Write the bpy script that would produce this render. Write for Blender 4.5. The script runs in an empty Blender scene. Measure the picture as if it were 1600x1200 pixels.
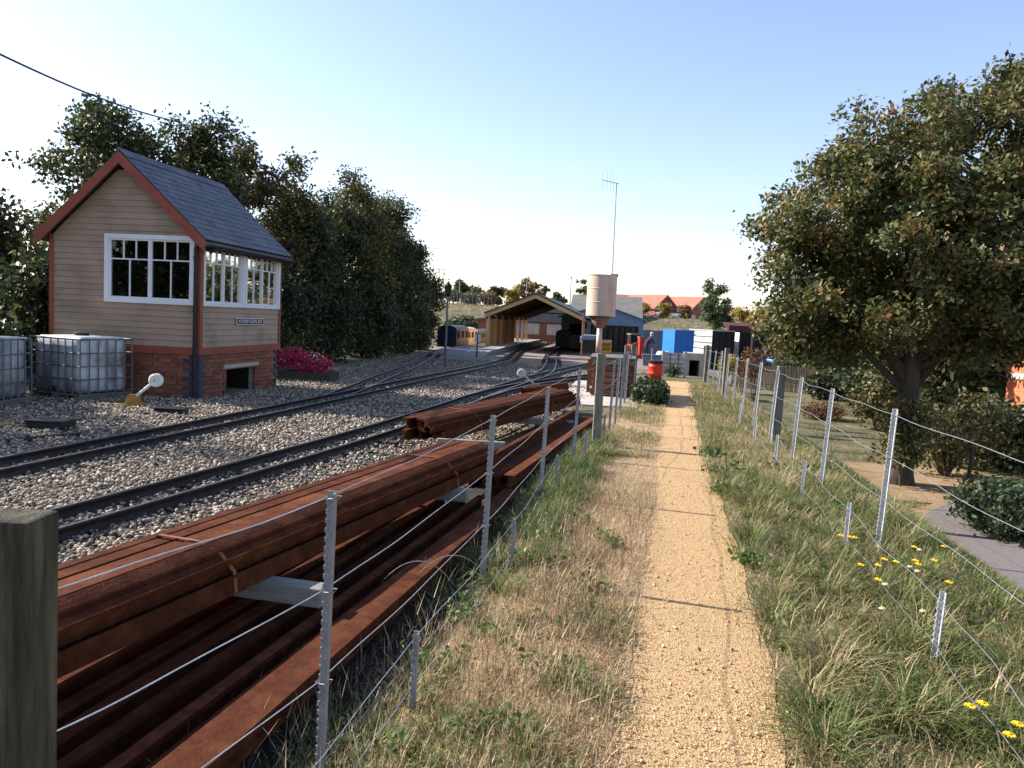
import bpy, math, random
import numpy as np
from mathutils import Vector, Matrix
random.seed(7); rng = np.random.default_rng(11)
S = bpy.context.scene; COL = S.collection
R_ = math.radians
# ------------------------------------------------------------------ camera
F_PX, H_CAM = 1255.0, 1.64
_d1 = np.array([170/F_PX, 93/F_PX, -1.0]); _dh = np.array([1, -0.047, 0.0])
_Y = _d1/np.linalg.norm(_d1); _Z = np.cross(_dh, _d1); _Z /= np.linalg.norm(_Z)
if _Z[1] < 0: _Z = -_Z
_X = np.cross(_Y, _Z); ROT = np.array([_X, _Y, _Z])
cam = bpy.data.cameras.new('camera'); cam.sensor_width = 36; cam.lens = 36*F_PX/1600
cam.clip_start = 0.05; cam.clip_end = 3000
camo = bpy.data.objects.new('camera', cam); COL.objects.link(camo)
camo.matrix_world = Matrix.Translation((0, 0, H_CAM)) @ Matrix(ROT.tolist()).to_4x4()
S.camera = camo
def ray(u, v): return ROT @ np.array([(u-800)/F_PX, -(v-600)/F_PX, -1.0])
def at_y(u, v, y):
    d = ray(u, v); t = y/d[1]; return Vector((d[0]*t, y, H_CAM+d[2]*t))
def at_z(u, v, z):
    d = ray(u, v); t = (z-H_CAM)/d[2]; return Vector((d[0]*t, d[1]*t, z))
# ------------------------------------------------------------------ world, sun, exposure
SUN_AZ = math.atan2(-0.985, 0.17); SUN_EL = R_(33)
w = bpy.data.worlds.new('World'); S.world = w; w.use_nodes = True
nt = w.node_tree; bg = nt.nodes['Background']
sky = nt.nodes.new('ShaderNodeTexSky'); sky.sky_type = 'NISHITA'; sky.sun_disc = False
sky.sun_elevation = SUN_EL; sky.sun_rotation = SUN_AZ % (2*math.pi)
sky.air_density = 1.0; sky.dust_density = .7; sky.ozone_density = 1.0
tint = nt.nodes.new('ShaderNodeMix'); tint.data_type = 'RGBA'; tint.blend_type = 'MULTIPLY'; tint.inputs[0].default_value = 1.0
tint.inputs[7].default_value = (1.05, .97, 1.03, 1)   # the phone's white balance
nt.links.new(sky.outputs[0], tint.inputs[6]); nt.links.new(tint.outputs[2], bg.inputs[0]); bg.inputs[1].default_value = 0.117
sl = bpy.data.lights.new('sun', 'SUN'); sl.energy = 4.8; sl.angle = R_(0.5); sl.color = (1, 0.95, 0.87)
so = bpy.data.objects.new('sun', sl); COL.objects.link(so)
sd = Vector((math.sin(SUN_AZ)*math.cos(SUN_EL), math.cos(SUN_AZ)*math.cos(SUN_EL), math.sin(SUN_EL)))
so.rotation_euler = sd.to_track_quat('Z', 'Y').to_euler(); so.location = (-20, 10, 30)
S.view_settings.view_transform = 'Standard'; S.view_settings.look = 'None'
S.view_settings.exposure = 1.15; S.view_settings.gamma = 1.0
S.view_settings.use_curve_mapping = False
# ------------------------------------------------------------------ materials
def ramp_mix(nt, fac, a, b):
    m = nt.nodes.new('ShaderNodeMix'); m.data_type = 'RGBA'
    nt.links.new(fac, m.inputs[0])
    for i, c in ((6, a), (7, b)):
        if isinstance(c, tuple): m.inputs[i].default_value = (*c, 1)
        else: nt.links.new(c, m.inputs[i])
    return m.outputs[2]
def noise(nt, vec, scale, detail=4, rough=.55):
    n = nt.nodes.new('ShaderNodeTexNoise'); n.inputs['Scale'].default_value = scale
    n.inputs['Detail'].default_value = detail; n.inputs['Roughness'].default_value = rough
    nt.links.new(vec, n.inputs['Vector']); return n.outputs[0]
def contrast(nt, v, lo, hi):
    m = nt.nodes.new('ShaderNodeMapRange'); m.inputs[1].default_value = lo; m.inputs[2].default_value = hi
    nt.links.new(v, m.inputs[0]); return m.outputs[0]
def mat(name, c1, c2=None, scale=6, rough=.75, metal=0, bump=0, bscale=None, rand=0, c3=None, s3=1.3, spec=.3, stretch=None):
    m = bpy.data.materials.new(name); m.use_nodes = True; nt = m.node_tree; p = nt.nodes['Principled BSDF']
    p.inputs['Roughness'].default_value = rough; p.inputs['Metallic'].default_value = metal
    p.inputs['Specular IOR Level'].default_value = spec
    g = nt.nodes.new('ShaderNodeNewGeometry'); vec = g.outputs['Position']
    if stretch:
        mp = nt.nodes.new('ShaderNodeMapping'); mp.inputs['Scale'].default_value = stretch
        nt.links.new(vec, mp.inputs[0]); vec = mp.outputs[0]
    c2 = c2 or tuple(x*.75 for x in c1)
    col = ramp_mix(nt, contrast(nt, noise(nt, vec, scale), .32, .68), c1, c2)
    if c3: col = ramp_mix(nt, contrast(nt, noise(nt, vec, s3, 3), .48, .66), col, c3)
    if rand:
        oi = nt.nodes.new('ShaderNodeObjectInfo'); mr = nt.nodes.new('ShaderNodeMapRange')
        nt.links.new(oi.outputs['Random'], mr.inputs[0]); mr.inputs[3].default_value = 1-rand; mr.inputs[4].default_value = 1+rand
        hs = nt.nodes.new('ShaderNodeHueSaturation'); nt.links.new(mr.outputs[0], hs.inputs['Value'])
        nt.links.new(col, hs.inputs['Color']); col = hs.outputs[0]
    nt.links.new(col, p.inputs['Base Color'])
    if bump:
        b = nt.nodes.new('ShaderNodeBump'); b.inputs['Strength'].default_value = min(1, bump); b.inputs['Distance'].default_value = .02
        nt.links.new(noise(nt, vec, bscale or scale*4), b.inputs['Height']); nt.links.new(b.outputs[0], p.inputs['Normal'])
    return m
def leafmat(name, cols, trans=.35, rough=.5):
    m = bpy.data.materials.new(name); m.use_nodes = True; nt = m.node_tree; p = nt.nodes['Principled BSDF']
    a = nt.nodes.new('ShaderNodeAttribute'); a.attribute_name = 'rnd'
    r = nt.nodes.new('ShaderNodeValToRGB'); e = r.color_ramp.elements
    while len(e) < len(cols): e.new(0.5)
    for i, (pos, c) in enumerate(cols): e[i].position = pos; e[i].color = (*c, 1)
    nt.links.new(a.outputs['Fac'], r.inputs[0]); nt.links.new(r.outputs[0], p.inputs['Base Color'])
    p.inputs['Roughness'].default_value = rough; p.inputs['Specular IOR Level'].default_value = .35
    t = nt.nodes.new('ShaderNodeBsdfTranslucent'); nt.links.new(r.outputs[0], t.inputs[0])
    mx = nt.nodes.new('ShaderNodeMixShader'); mx.inputs[0].default_value = trans
    nt.links.new(p.outputs[0], mx.inputs[1]); nt.links.new(t.outputs[0], mx.inputs[2])
    nt.links.new(mx.outputs[0], nt.nodes['Material Output'].inputs[0]); return m
def glassmat():
    m = bpy.data.materials.new('window_glass'); m.use_nodes = True; nt = m.node_tree
    t = nt.nodes.new('ShaderNodeBsdfTransparent'); t.inputs[0].default_value = (.75, .8, .8, 1)
    g = nt.nodes.new('ShaderNodeBsdfGlossy'); g.inputs['Roughness'].default_value = .02
    fr = nt.nodes.new('ShaderNodeFresnel'); fr.inputs[0].default_value = 1.55
    mx = nt.nodes.new('ShaderNodeMixShader'); nt.links.new(fr.outputs[0], mx.inputs[0])
    nt.links.new(t.outputs[0], mx.inputs[1]); nt.links.new(g.outputs[0], mx.inputs[2])
    nt.links.new(mx.outputs[0], nt.nodes['Material Output'].inputs[0]); return m
MT = dict(
 soil=mat('soil_and_turf', (.13,.105,.06), (.085,.09,.04), 3, .95, bump=1, bscale=25, c3=(.2,.155,.085), s3=.9),
 bed=mat('ballast_bed', (.2,.17,.14), (.1,.085,.07), 28, .95, bump=1, bscale=45, c3=(.27,.23,.185), s3=1.1),
 yard=mat('yard_gravel', (.28,.22,.17), (.19,.15,.12), 9, .95, bump=.8, bscale=20, c3=(.15,.12,.1), s3=.35),
 path=mat('path_gravel', (.6,.395,.195), (.45,.29,.14), 38, .95, bump=1, bscale=110, c3=(.49,.325,.165), s3=1.3),
 asphalt=mat('asphalt', (.2,.17,.165), (.15,.13,.125), 30, .9, bump=.5, bscale=80),
 sandy=mat('bare_sandy_earth', (.34,.23,.125), (.24,.16,.085), 5, .95, bump=.8, bscale=40),
 straw_earth=mat('straw_strewn_earth', (.4,.27,.15), (.24,.16,.088), 22, .95, bump=1, bscale=60, c3=(.46,.32,.18), s3=3.5),
 concrete=mat('concrete', (.5,.45,.39), (.38,.34,.3), 4, .85, bump=.3, bscale=30),
 platform=mat('part_shaded_paving', (.27,.25,.23), (.2,.185,.17), 2, .9),  # grey paving, taken darker than the slab's concrete for its partial shade
 shade_earth=mat('shade_darkened_earth', (.035,.03,.025), (.02,.017,.014), 14, .95, bump=1, bscale=50, c3=(.055,.047,.036), s3=3),  # dark earth taken near black for the shade below the rails
 conebrown=mat('brown_cone_paint', (.27,.15,.095), (.2,.105,.065), 5, .6),
 turfsoil=mat('thatchy_turf', (.2,.165,.085), (.12,.11,.045), 11, .95, bump=1, bscale=45, c3=(.26,.205,.115), s3=3),
 stone=leafmat('ballast_stone', [(0,(.05,.042,.034)),(.3,(.175,.14,.102)),(.65,(.37,.3,.22)),(1,(.64,.56,.45))], 0, .85),
 pebble=leafmat('path_pebble', [(0,(.3,.19,.09)),(.4,(.56,.37,.185)),(1,(.76,.59,.38))], 0, .9),
 rail=mat('rail_steel', (.045,.036,.032), (.025,.02,.018), 12, .6, metal=.3),
 railtop=mat('rail_running_surface', (.16,.135,.12), (.1,.085,.075), 8, .38, metal=.7),
 sleeper=mat('sleeper_wood', (.05,.04,.033), (.09,.07,.055), 9, .95, bump=.6, stretch=(1,6,6), rand=.2),
 rust=mat('rusted_steel', (.088,.028,.013), (.058,.018,.009), 22, .92, bump=.3, bscale=60, rand=.3, c3=(.115,.04,.018), s3=6, spec=.06),
 strap=mat('rusty_strap', (.26,.09,.035), (.18,.06,.03), 20, .6),
 greywood=mat('weathered_wood', (.2,.185,.155), (.12,.115,.09), 7, .9, bump=.7, bscale=30, stretch=(3,3,.5), rand=.15),
 mosswood=mat('mossy_post_wood', (.085,.075,.048), (.035,.033,.02), 11, .95, bump=1, bscale=30, stretch=(5,5,.5), c3=(.13,.115,.08), s3=4),
 bearer=mat('sawn_timber', (.3,.29,.25), (.2,.2,.175), 8, .85, bump=.4, bscale=30, stretch=(.6,4,4), rand=.15),
 fencemetal=mat('grey_fence_steel', (.3,.31,.33), (.22,.23,.25), 14, .55, metal=.35, bump=.3, bscale=90),
 galv=mat('galvanised_steel', (.62,.63,.64), (.45,.46,.48), 40, .45, metal=.5, bump=.8, bscale=120),
 wire=mat('fence_wire', (.42,.44,.47), (.3,.31,.33), 20, .4, metal=.6),
 clap=mat('cream_clapboard', (.4,.285,.2), (.35,.25,.175), 2.2, .65, bump=.2, bscale=40, rand=.07, c3=(.27,.2,.135), s3=1.2),
 redpaint=mat('red_brown_paint', (.3,.078,.045), (.24,.062,.036), 5, .55),
 white=mat('white_paint', (.78,.78,.8), (.7,.7,.71), 5, .45),
 brick=mat('red_brick', (.29,.105,.062), (.19,.072,.047), 14, .9, bump=.4, bscale=70, rand=.3),
 bluebrick=mat('blue_brick', (.055,.07,.11), (.035,.045,.075), 14, .7, bump=.3, bscale=70, rand=.25),
 mortar=mat('mortar', (.3,.27,.23), (.22,.2,.17), 20, .95),
 slate=mat('roof_slate', (.068,.077,.1), (.045,.052,.072), 7, .5, bump=.2, bscale=50, rand=.28, c3=(.1,.095,.09), s3=1.6),
 black=mat('black_paint', (.012,.012,.014), (.02,.02,.022), 8, .45),
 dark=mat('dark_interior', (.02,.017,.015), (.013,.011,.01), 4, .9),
 coach=mat('coach_paint', (.022,.012,.012), (.015,.01,.01), 3, .4),
 navy=mat('navy_paint', (.012,.016,.035), (.009,.012,.025), 3, .45),
 ibc=mat('ibc_plastic', (.52,.54,.55), (.4,.42,.43), 3, .5, c3=(.2,.2,.18), s3=2.4),
 cage=mat('cage_steel', (.16,.18,.2), (.11,.12,.14), 20, .5, metal=.5),
 yellow=mat('faded_yellow_paint', (.5,.27,.05), (.3,.15,.04), 12, .7),
 pale=mat('lever_white', (.8,.78,.74), (.66,.64,.6), 12, .5),
 newwood=mat('fresh_timber', (.62,.4,.18), (.5,.31,.14), 5, .75, stretch=(5,5,.5), rand=.1),
 roofdark=mat('canopy_roof_sheet', (.06,.07,.07), (.045,.05,.05), 3, .6),
 rafter=mat('dark_stained_timber', (.075,.05,.035), (.05,.035,.025), 4, .85, rand=.2),
 tank=mat('cream_tank_paint', (.66,.5,.39), (.6,.45,.345), 3, .5, c3=(.52,.37,.27), s3=2.2, stretch=(2,2,.25)),
 tankred=mat('oxide_red_paint', (.4,.1,.055), (.3,.075,.045), 6, .6),
 bluesheet=mat('blue_grey_sheet', (.2,.29,.35), (.16,.24,.3), 1.5, .6),
 asbestos=mat('asbestos_roof', (.16,.155,.145), (.12,.118,.11), 1.2, .9),
 terracotta=mat('terracotta_tiles', (.36,.15,.1), (.29,.12,.08), .8, .85, bump=.4, bscale=6),
 farbrick=mat('far_brickwork', (.33,.12,.08), (.25,.09,.065), 2.5, .9),
 blue=mat('bright_blue_paint', (.03,.19,.58), (.025,.16,.5), 1.2, .5),
 orange=mat('orange_brick', (.55,.17,.075), (.45,.13,.06), 6, .85, rand=.12),
 red=mat('red_plastic', (.62,.05,.022), (.55,.042,.02), 4, .45),
 maroon=mat('maroon_felt', (.1,.03,.028), (.075,.024,.022), 2, .85),
 crate=mat('brown_stained_timber', (.22,.085,.045), (.14,.055,.033), 5, .8, bump=.4, bscale=25, stretch=(.6,4,4), rand=.2),
 chevron=mat('chevron_yellow', (.62,.33,.035), (.54,.28,.03), 3, .55),
 grey=mat('grey_sheet', (.17,.19,.22), (.14,.155,.18), 2, .6, rand=.1),
 palesheet=mat('pale_sheet', (.5,.47,.43), (.4,.38,.35), 3, .7, rand=.08),
 carblue=mat('car_paint', (.1,.2,.42), (.1,.2,.4), 2, .25, spec=.5),
 carwhite=mat('car_white', (.75,.77,.8), (.7,.72,.75), 2, .3, spec=.5),
 tyre=mat('tyre_rubber', (.02,.02,.02), None, 5, .85),
 bark=mat('bark', (.09,.07,.052), (.045,.036,.028), 8, .95, bump=1, bscale=22, stretch=(2.5,2.5,.5)),
 twig=mat('twig_bark', (.11,.075,.05), (.07,.048,.033), 9, .9),
 skin=mat('skin', (.5,.3,.22), None, 5, .6), hair=mat('grey_hair', (.5,.47,.43), None, 9, .8),
 cloth=mat('navy_clothes', (.02,.025,.05), (.03,.035,.06), 6, .9), lightcloth=mat('pale_fabric', (.7,.68,.66), (.6,.58,.56), 6, .9),
 cable=mat('cable_black', (.03,.035,.05), None, 5, .6),
 petalY=mat('yellow_petal', (.85,.62,.02), (.8,.5,.02), 30, .6), petalW=mat('white_petal', (.8,.78,.75), None, 30, .6),
 leafA=leafmat('hedge_leaf', [(0,(.018,.028,.012)),(.45,(.05,.068,.021)),(.8,(.115,.12,.033)),(1,(.2,.145,.04))], .25),
 leafB=leafmat('hedge_leaf_autumn', [(0,(.028,.035,.013)),(.4,(.075,.078,.024)),(.75,(.17,.13,.035)),(1,(.25,.13,.04))], .25),
 leafM=leafmat('maple_leaf', [(0,(.028,.042,.016)),(.4,(.075,.095,.03)),(.65,(.14,.14,.045)),(.88,(.22,.165,.055)),(1,(.27,.13,.045))], .3, .5),
 leafD=leafmat('dark_shrub_leaf', [(0,(.02,.035,.015)),(.6,(.045,.07,.025)),(1,(.09,.1,.04))], .25),
 leafG=leafmat('far_green_leaf', [(0,(.05,.075,.035)),(.6,(.1,.13,.05)),(1,(.19,.19,.07))], .3),
 leafY=leafmat('far_yellow_leaf', [(0,(.2,.17,.04)),(.6,(.36,.27,.055)),(1,(.48,.32,.07))], .3),
 leafO=leafmat('far_russet_leaf', [(0,(.16,.1,.04)),(.6,(.27,.17,.065)),(1,(.36,.22,.09))], .3),
 weed=leafmat('low_weed_leaf', [(0,(.05,.095,.02)),(.6,(.1,.17,.035)),(1,(.17,.2,.06))], .3),
 dock=leafmat('dead_dock', [(0,(.11,.055,.03)),(1,(.24,.13,.06))], .2, .9),
 pink=leafmat('pink_flower_petal', [(0,(.03,.06,.02)),(.3,(.04,.07,.025)),(.32,(.5,.02,.09)),(.75,(.62,.035,.16)),(1,(.7,.3,.42))], .3),
 grassG=leafmat('green_grass', [(0,(.05,.08,.02)),(.3,(.105,.15,.036)),(.5,(.185,.2,.06)),(.68,(.29,.24,.11)),(1,(.46,.35,.2))], .35, .6),
 straw=leafmat('dry_straw', [(0,(.18,.12,.06)),(.5,(.42,.3,.165)),(1,(.64,.5,.32))], .25, .8),
 glass=glassmat(),
)
# ------------------------------------------------------------------ mesh helpers
class MB:
    def __init__(s): s.v = []; s.f = []
    def add(s, vs, fs):
        o = len(s.v); s.v += [tuple(v) for v in vs]; s.f += [tuple(i+o for i in f) for f in fs]; return s
    def box(s, a, b, M=None):
        (x0,y0,z0),(x1,y1,z1) = a, b
        vs = [(x0,y0,z0),(x1,y0,z0),(x1,y1,z0),(x0,y1,z0),(x0,y0,z1),(x1,y0,z1),(x1,y1,z1),(x0,y1,z1)]
        if M is not None: vs = [M @ Vector(v) for v in vs]
        return s.add(vs, [(3,2,1,0),(4,5,6,7),(0,1,5,4),(1,2,6,5),(2,3,7,6),(3,0,4,7)])
    def prism(s, poly, fn, t0, t1):   # poly of 2D points, fn(p2, t) -> 3D
        n = len(poly); vs = [fn(p, t0) for p in poly]+[fn(p, t1) for p in poly]
        return s.add(vs, [tuple(range(n))[::-1], tuple(range(n, 2*n))]+[(i, (i+1) % n, n+(i+1) % n, n+i) for i in range(n)])
    def tube(s, pts, rad, n=6, cap=True):
        pts = [Vector(p) for p in pts]; k = len(pts)
        rads = rad if isinstance(rad, (list, tuple)) else [rad]*k
        rings = []; ref = None
        for i, p in enumerate(pts):
            t = (pts[min(i+1, k-1)]-pts[max(i-1, 0)]).normalized()
            if ref is None: ref = Vector((1,0,0)) if abs(t.x) < .8 else Vector((0,1,0))
            a = t.cross(ref).normalized(); b = t.cross(a).normalized(); ref = a.cross(t)
            rings.append([p+(a*math.cos(2*math.pi*j/n)+b*math.sin(2*math.pi*j/n))*rads[i] for j in range(n)])
        o = len(s.v)
        for r in rings: s.v += [tuple(v) for v in r]
        for i in range(k-1):
            for j in range(n): s.f.append((o+i*n+j, o+i*n+(j+1) % n, o+(i+1)*n+(j+1) % n, o+(i+1)*n+j))
        if cap: s.f.append(tuple(o+j for j in range(n))[::-1]); s.f.append(tuple(o+(k-1)*n+j for j in range(n)))
        return s
    def lathe(s, prof, c=(0,0,0), n=24):
        o = len(s.v); k = len(prof)
        for r, z in prof:
            for j in range(n): a = 2*math.pi*j/n; s.v.append((c[0]+r*math.cos(a), c[1]+r*math.sin(a), c[2]+z))
        for i in range(k-1):
            for j in range(n): s.f.append((o+i*n+j, o+i*n+(j+1) % n, o+(i+1)*n+(j+1) % n, o+(i+1)*n+j))
        s.f.append(tuple(o+j for j in range(n))[::-1]); s.f.append(tuple(o+(k-1)*n+j for j in range(n)))
        return s
    def build(s, name, m, parent=None, org=(0,0,0), smooth=False, bevel=0):
        me = bpy.data.meshes.new(name)
        me.from_pydata([(v[0]-org[0], v[1]-org[1], v[2]-org[2]) for v in s.v], [], s.f); me.update()
        me.materials.append(MT[m] if isinstance(m, str) else m)
        if smooth: me.polygons.foreach_set('use_smooth', [True]*len(me.polygons))
        o = bpy.data.objects.new(name, me); COL.objects.link(o)
        if parent: o.parent = parent
        if bevel:
            b = o.modifiers.new('bevel', 'BEVEL'); b.width = bevel; b.segments = 2; b.limit_method = 'ANGLE'
        return o
def tag(o, label=None, cat=None, group=None, kind=None):
    if label: o['label'] = label
    if cat: o['category'] = cat
    if group: o['group'] = group
    if kind: o['kind'] = kind
    return o
def thing(name, label, cat, loc=(0,0,0), rz=0, group=None):
    o = bpy.data.objects.new(name, None); COL.objects.link(o); o.location = loc; o.rotation_euler = (0,0,rz); o.empty_display_size = .2
    return tag(o, label, cat, group)
def inst(name, me, parent, loc, rot=(0,0,0), scale=(1,1,1)):
    o = bpy.data.objects.new(name, me); COL.objects.link(o); o.parent = parent; o.location = loc; o.rotation_euler = rot; o.scale = scale; return o
def boxmesh(name, sx, sy, sz, m, ch=0):
    mb = MB(); mb.box((-sx/2,-sy/2,-sz/2),(sx/2,sy/2,sz/2)); me = bpy.data.meshes.new(name)
    me.from_pydata(mb.v, [], mb.f); me.materials.append(MT[m]); return me
def copy_tree(o, parent=None):
    c = o.copy(); COL.objects.link(c); c.parent = parent
    for ch in list(o.children): copy_tree(ch, c)
    return c
def fast(name, V, Fc, m, rnd=None, parent=None, smooth=False):
    me = bpy.data.meshes.new(name); V = np.asarray(V, np.float32); Fc = np.asarray(Fc, np.int32); k = Fc.shape[1]
    me.vertices.add(len(V)); me.vertices.foreach_set('co', V.ravel())
    me.loops.add(Fc.size); me.loops.foreach_set('vertex_index', Fc.ravel())
    me.polygons.add(len(Fc)); me.polygons.foreach_set('loop_start', np.arange(0, Fc.size, k, dtype=np.int32))
    me.polygons.foreach_set('loop_total', np.full(len(Fc), k, np.int32))
    if smooth: me.polygons.foreach_set('use_smooth', np.ones(len(Fc), bool))
    if rnd is not None:
        a = me.attributes.new('rnd', 'FLOAT', 'FACE'); a.data.foreach_set('value', np.asarray(rnd, np.float32))
    me.update(calc_edges=True); me.materials.append(MT[m] if isinstance(m, str) else m)
    o = bpy.data.objects.new(name, me); COL.objects.link(o)
    if parent: o.parent = parent
    return o
def smooth01(t): t = np.clip(t, 0, 1); return t*t*(3-2*t)
# ------------------------------------------------------------------ terrain
def gz(x, y):
    x = np.asarray(x, float); y = np.asarray(y, float)
    z = -.4*smooth01((y-16)/36)
    z = z+3.0*smooth01((y-72)/22)*smooth01((x+4)/6) + 3.7*smooth01((y-68)/34)*smooth01((-6-x)/10) + 1.3*smooth01((y-80)/22)*(1-smooth01((x+4)/6))*smooth01((x+16)/8)
    drop = 1.08*(1-.3*smooth01((y-20)/14))*(1-smooth01((y-60)/25))
    z = z-drop*smooth01((x-2.15-.035*y)/2.15)
    z = z-.1*smooth01((-.35-x)/.6)*smooth01((x+2.9)/.6)*(1-smooth01((y-11)/5))
    z = z+4.0*smooth01((-10.5-x)/9)*(1-smooth01((y-50)/20))*.25
    return z
def g1(x, y): return float(gz(x, y))
def grid_sheet(name, xs, ys, m, dz=0, kind='structure', rough=0):
    X, Yg = np.meshgrid(xs, ys); Zg = gz(X, Yg)+dz
    if rough: Zg = Zg+rough*(np.sin(X*3.1+np.cos(Yg*2.3)*2)*np.cos(Yg*2.7+np.sin(X*1.7))*.6+np.sin(X*7.7+Yg*5.1)*.4)
    n, k = X.shape; idx = np.arange(n*k).reshape(n, k)
    Fc = np.stack([idx[:-1,:-1], idx[:-1,1:], idx[1:,1:], idx[1:,:-1]], -1).reshape(-1, 4)
    o = fast(name, np.stack([X, Yg, Zg], -1).reshape(-1, 3), Fc, m, smooth=True); return tag(o, kind=kind)
xs = np.unique(np.concatenate([np.linspace(-600,-40,12), np.linspace(-40,-12,29), np.linspace(-12,9,106), np.linspace(9,40,32), np.linspace(40,600,12)]))
ys = np.unique(np.concatenate([np.linspace(-40,0,12), np.linspace(0,30,121), np.linspace(30,120,91), np.linspace(120,900,16)]))
grid_sheet('ground', xs, ys, 'soil', -.008, rough=.004)
def strip(name, lf, rf, ys, m, dz, nx=8, edge=0, kind='structure'):
    V = []; n = nx+1
    for i, y in enumerate(ys):
        a, b = lf(y), rf(y)
        if edge: a += edge*(math.sin(y*3.7)+.7*math.sin(y*9.1+1)); b += edge*(math.sin(y*3.1+2)+.7*math.sin(y*8.3))
        for j in range(n):
            x = a+(b-a)*j/nx; V.append((x, y, g1(x, y)+dz))
    idx = np.arange(len(V)).reshape(-1, n)
    Fc = np.stack([idx[:-1,:-1], idx[:-1,1:], idx[1:,1:], idx[1:,:-1]], -1).reshape(-1, 4)
    return tag(fast(name, V, Fc, m, smooth=True), kind=kind)
def lerp(pts):
    X = [p[0] for p in pts]; Yv = [p[1] for p in pts]; return lambda y: float(np.interp(y, X, Yv))
bedL = lerp([(-5,-9.6),(12,-9.6),(17,-8.6),(22,-8.2),(30,-9.3),(45,-11.5),(62,-12.5)])
bedR = lerp([(-5,-2.75),(4,-2.6),(9,-2.2),(12,-1.6),(15,-1.1),(17,-.9),(27,-.3),(30,1.0),(34,4.5),(62,9)])
strip('ballast_bed', bedL, bedR, np.arange(-5, 31, .5), 'bed', .012, 24, .04)
strip('yard', lambda y: bedL(y), lambda y: bedR(y), np.arange(30.5, 74, .75), 'yard', .014, 24)
pathL = lerp([(-3,-.35),(2.9,.1),(4.15,.17),(7.1,.4),(10,.55),(15,.92),(23.4,1.47),(26.5,1.5)])
pathR = lerp([(-3,.42),(3,.72),(4.3,.85),(7.3,1.03),(10,1.12),(15.2,1.47),(23.9,2.12),(26.5,2.3)])
strip('gravel_path', pathL, pathR, np.arange(-3, 26.6, .2), 'path', .007, 8, .014)
strip('verge_soil', lambda y: pathR(y)-.12, lambda y: 2.35+.035*y, np.arange(-1, 26, .2), 'turfsoil', .001, 8, .03)
aL = lerp([(3,4.1),(9,4.42),(11.2,4.4),(12.4,4.55),(13.3,5.0),(14.2,5.7),(15.2,7.6),(15.6,9)])
aR = lerp([(3,5.6),(9,5.3),(11.3,5.45),(12.6,6.1),(13.2,7.5),(13.8,9),(14.5,10),(15.6,11)])
strip('asphalt_path', aL, aR, np.arange(3, 15.7, .15), 'asphalt', .014, 8)
strip('sandy_edge', lambda y: aL(y)-.35-.12*math.sin(y*4), lambda y: aL(y)+.1, np.arange(3, 15.4, .15), 'sandy', .006, 4, .03)
strip('bare_earth', lambda y: 4.5+.2*math.sin(y*3), lambda y: 8.5, np.arange(14.0, 18.2, .2), 'sandy', .002, 10)
# ------------------------------------------------------------------ tracks
def catmull(pts, step=.35):
    P = [np.array(p, float) for p in pts]; P = [2*P[0]-P[1]]+P+[2*P[-1]-P[-2]]; out = []
    for i in range(1, len(P)-2):
        n = max(2, int(np.linalg.norm(P[i+1]-P[i])/step))
        for t in np.arange(n)/n:
            a, b, c, d = P[i-1], P[i], P[i+1], P[i+2]
            out.append(.5*((2*b)+(-a+c)*t+(2*a-5*b+4*c-d)*t*t+(-a+3*b-3*c+d)*t**3))
    out.append(P[-2]); return np.array(out)
RAILPTS = []
PROF = [(-.033,0),(.033,0),(.033,.008),(.007,.018),(.007,.062),(.019,.068),(.019,.088),(-.019,.088),(-.019,.068),(-.007,.062),(-.007,.018),(-.033,.008)]
GAUGE = .43
sleeper_me = boxmesh('sleeper', .92, .16, .1, 'sleeper')
def track(label, pts, sl0=0, zr=.035, sl_every=.68):
    c = catmull(pts); t = np.gradient(c, axis=0); t /= np.linalg.norm(t, axis=1)[:, None]; nrm = np.stack([t[:,1], -t[:,0]], 1)
    root = thing('railway_track', label, 'railway track', (c[0][0], c[0][1], g1(*c[0]))); org = root.location.copy()
    for sgn in (-1, 1):
        pl = c+nrm*sgn*GAUGE/2; RAILPTS.append(pl); n = len(PROF); V = []; Fs = []; Ft = []
        for i, p in enumerate(pl):
            z = g1(*c[i])+zr
            for a, b in PROF: V.append((p[0]+nrm[i][0]*a-org.x, p[1]+nrm[i][1]*a-org.y, z+b-org.z))
        for i in range(len(pl)-1):
            for j in range(n): Fs.append((i*n+j, i*n+(j+1) % n, (i+1)*n+(j+1) % n, (i+1)*n+j))
        o = fast('rail', V, Fs, 'rail', parent=root); o.data.materials.append(MT['railtop'])
        mi = np.zeros(len(Fs), np.int32); mi[6::n] = 1; o.data.polygons.foreach_set('material_index', mi)
    acc = 0; last = c[0]
    for i in range(1, len(c)):
        acc += np.linalg.norm(c[i]-last); last = c[i]
        if acc >= sl_every and c[i][1] > 2:
            acc = 0; a = math.atan2(nrm[i][1], nrm[i][0])+random.uniform(-.03,.03)
            inst('sleeper', sleeper_me, root, (c[i][0]-org.x, c[i][1]-org.y, g1(*c[i])+zr-.048-org.z), (0,0,a))
    return root
track('long track running past the front of the signal box to the platform',
      [(-6.05,-2),(-5.55,6),(-5.25,10),(-4.95,15),(-4.72,20),(-4.55,26),(-4.75,33),(-5.35,40),(-6.0,47),(-6.3,53),(-6.4,74)])
track('siding curving away from the signal box track beside the hedge',
      [(-5.02,13.6),(-5.28,16),(-5.75,19.5),(-6.35,24),(-7.6,31),(-9.1,39),(-10.0,47),(-10.3,70)], sl_every=.7)
track('track beside the stacked rusty rails leading past the timber stack',
      [(-5.0,-2),(-3.95,4),(-3.25,9),(-2.87,13),(-2.62,17),(-2.35,21),(-1.95,26),(-1.4,32),(-.9,38)])
track('short branch turning off behind the timber stack', [(-2.7,15.5),(-2.4,18),(-1.75,21),(-.95,24),(.0,27.3)])
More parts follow.
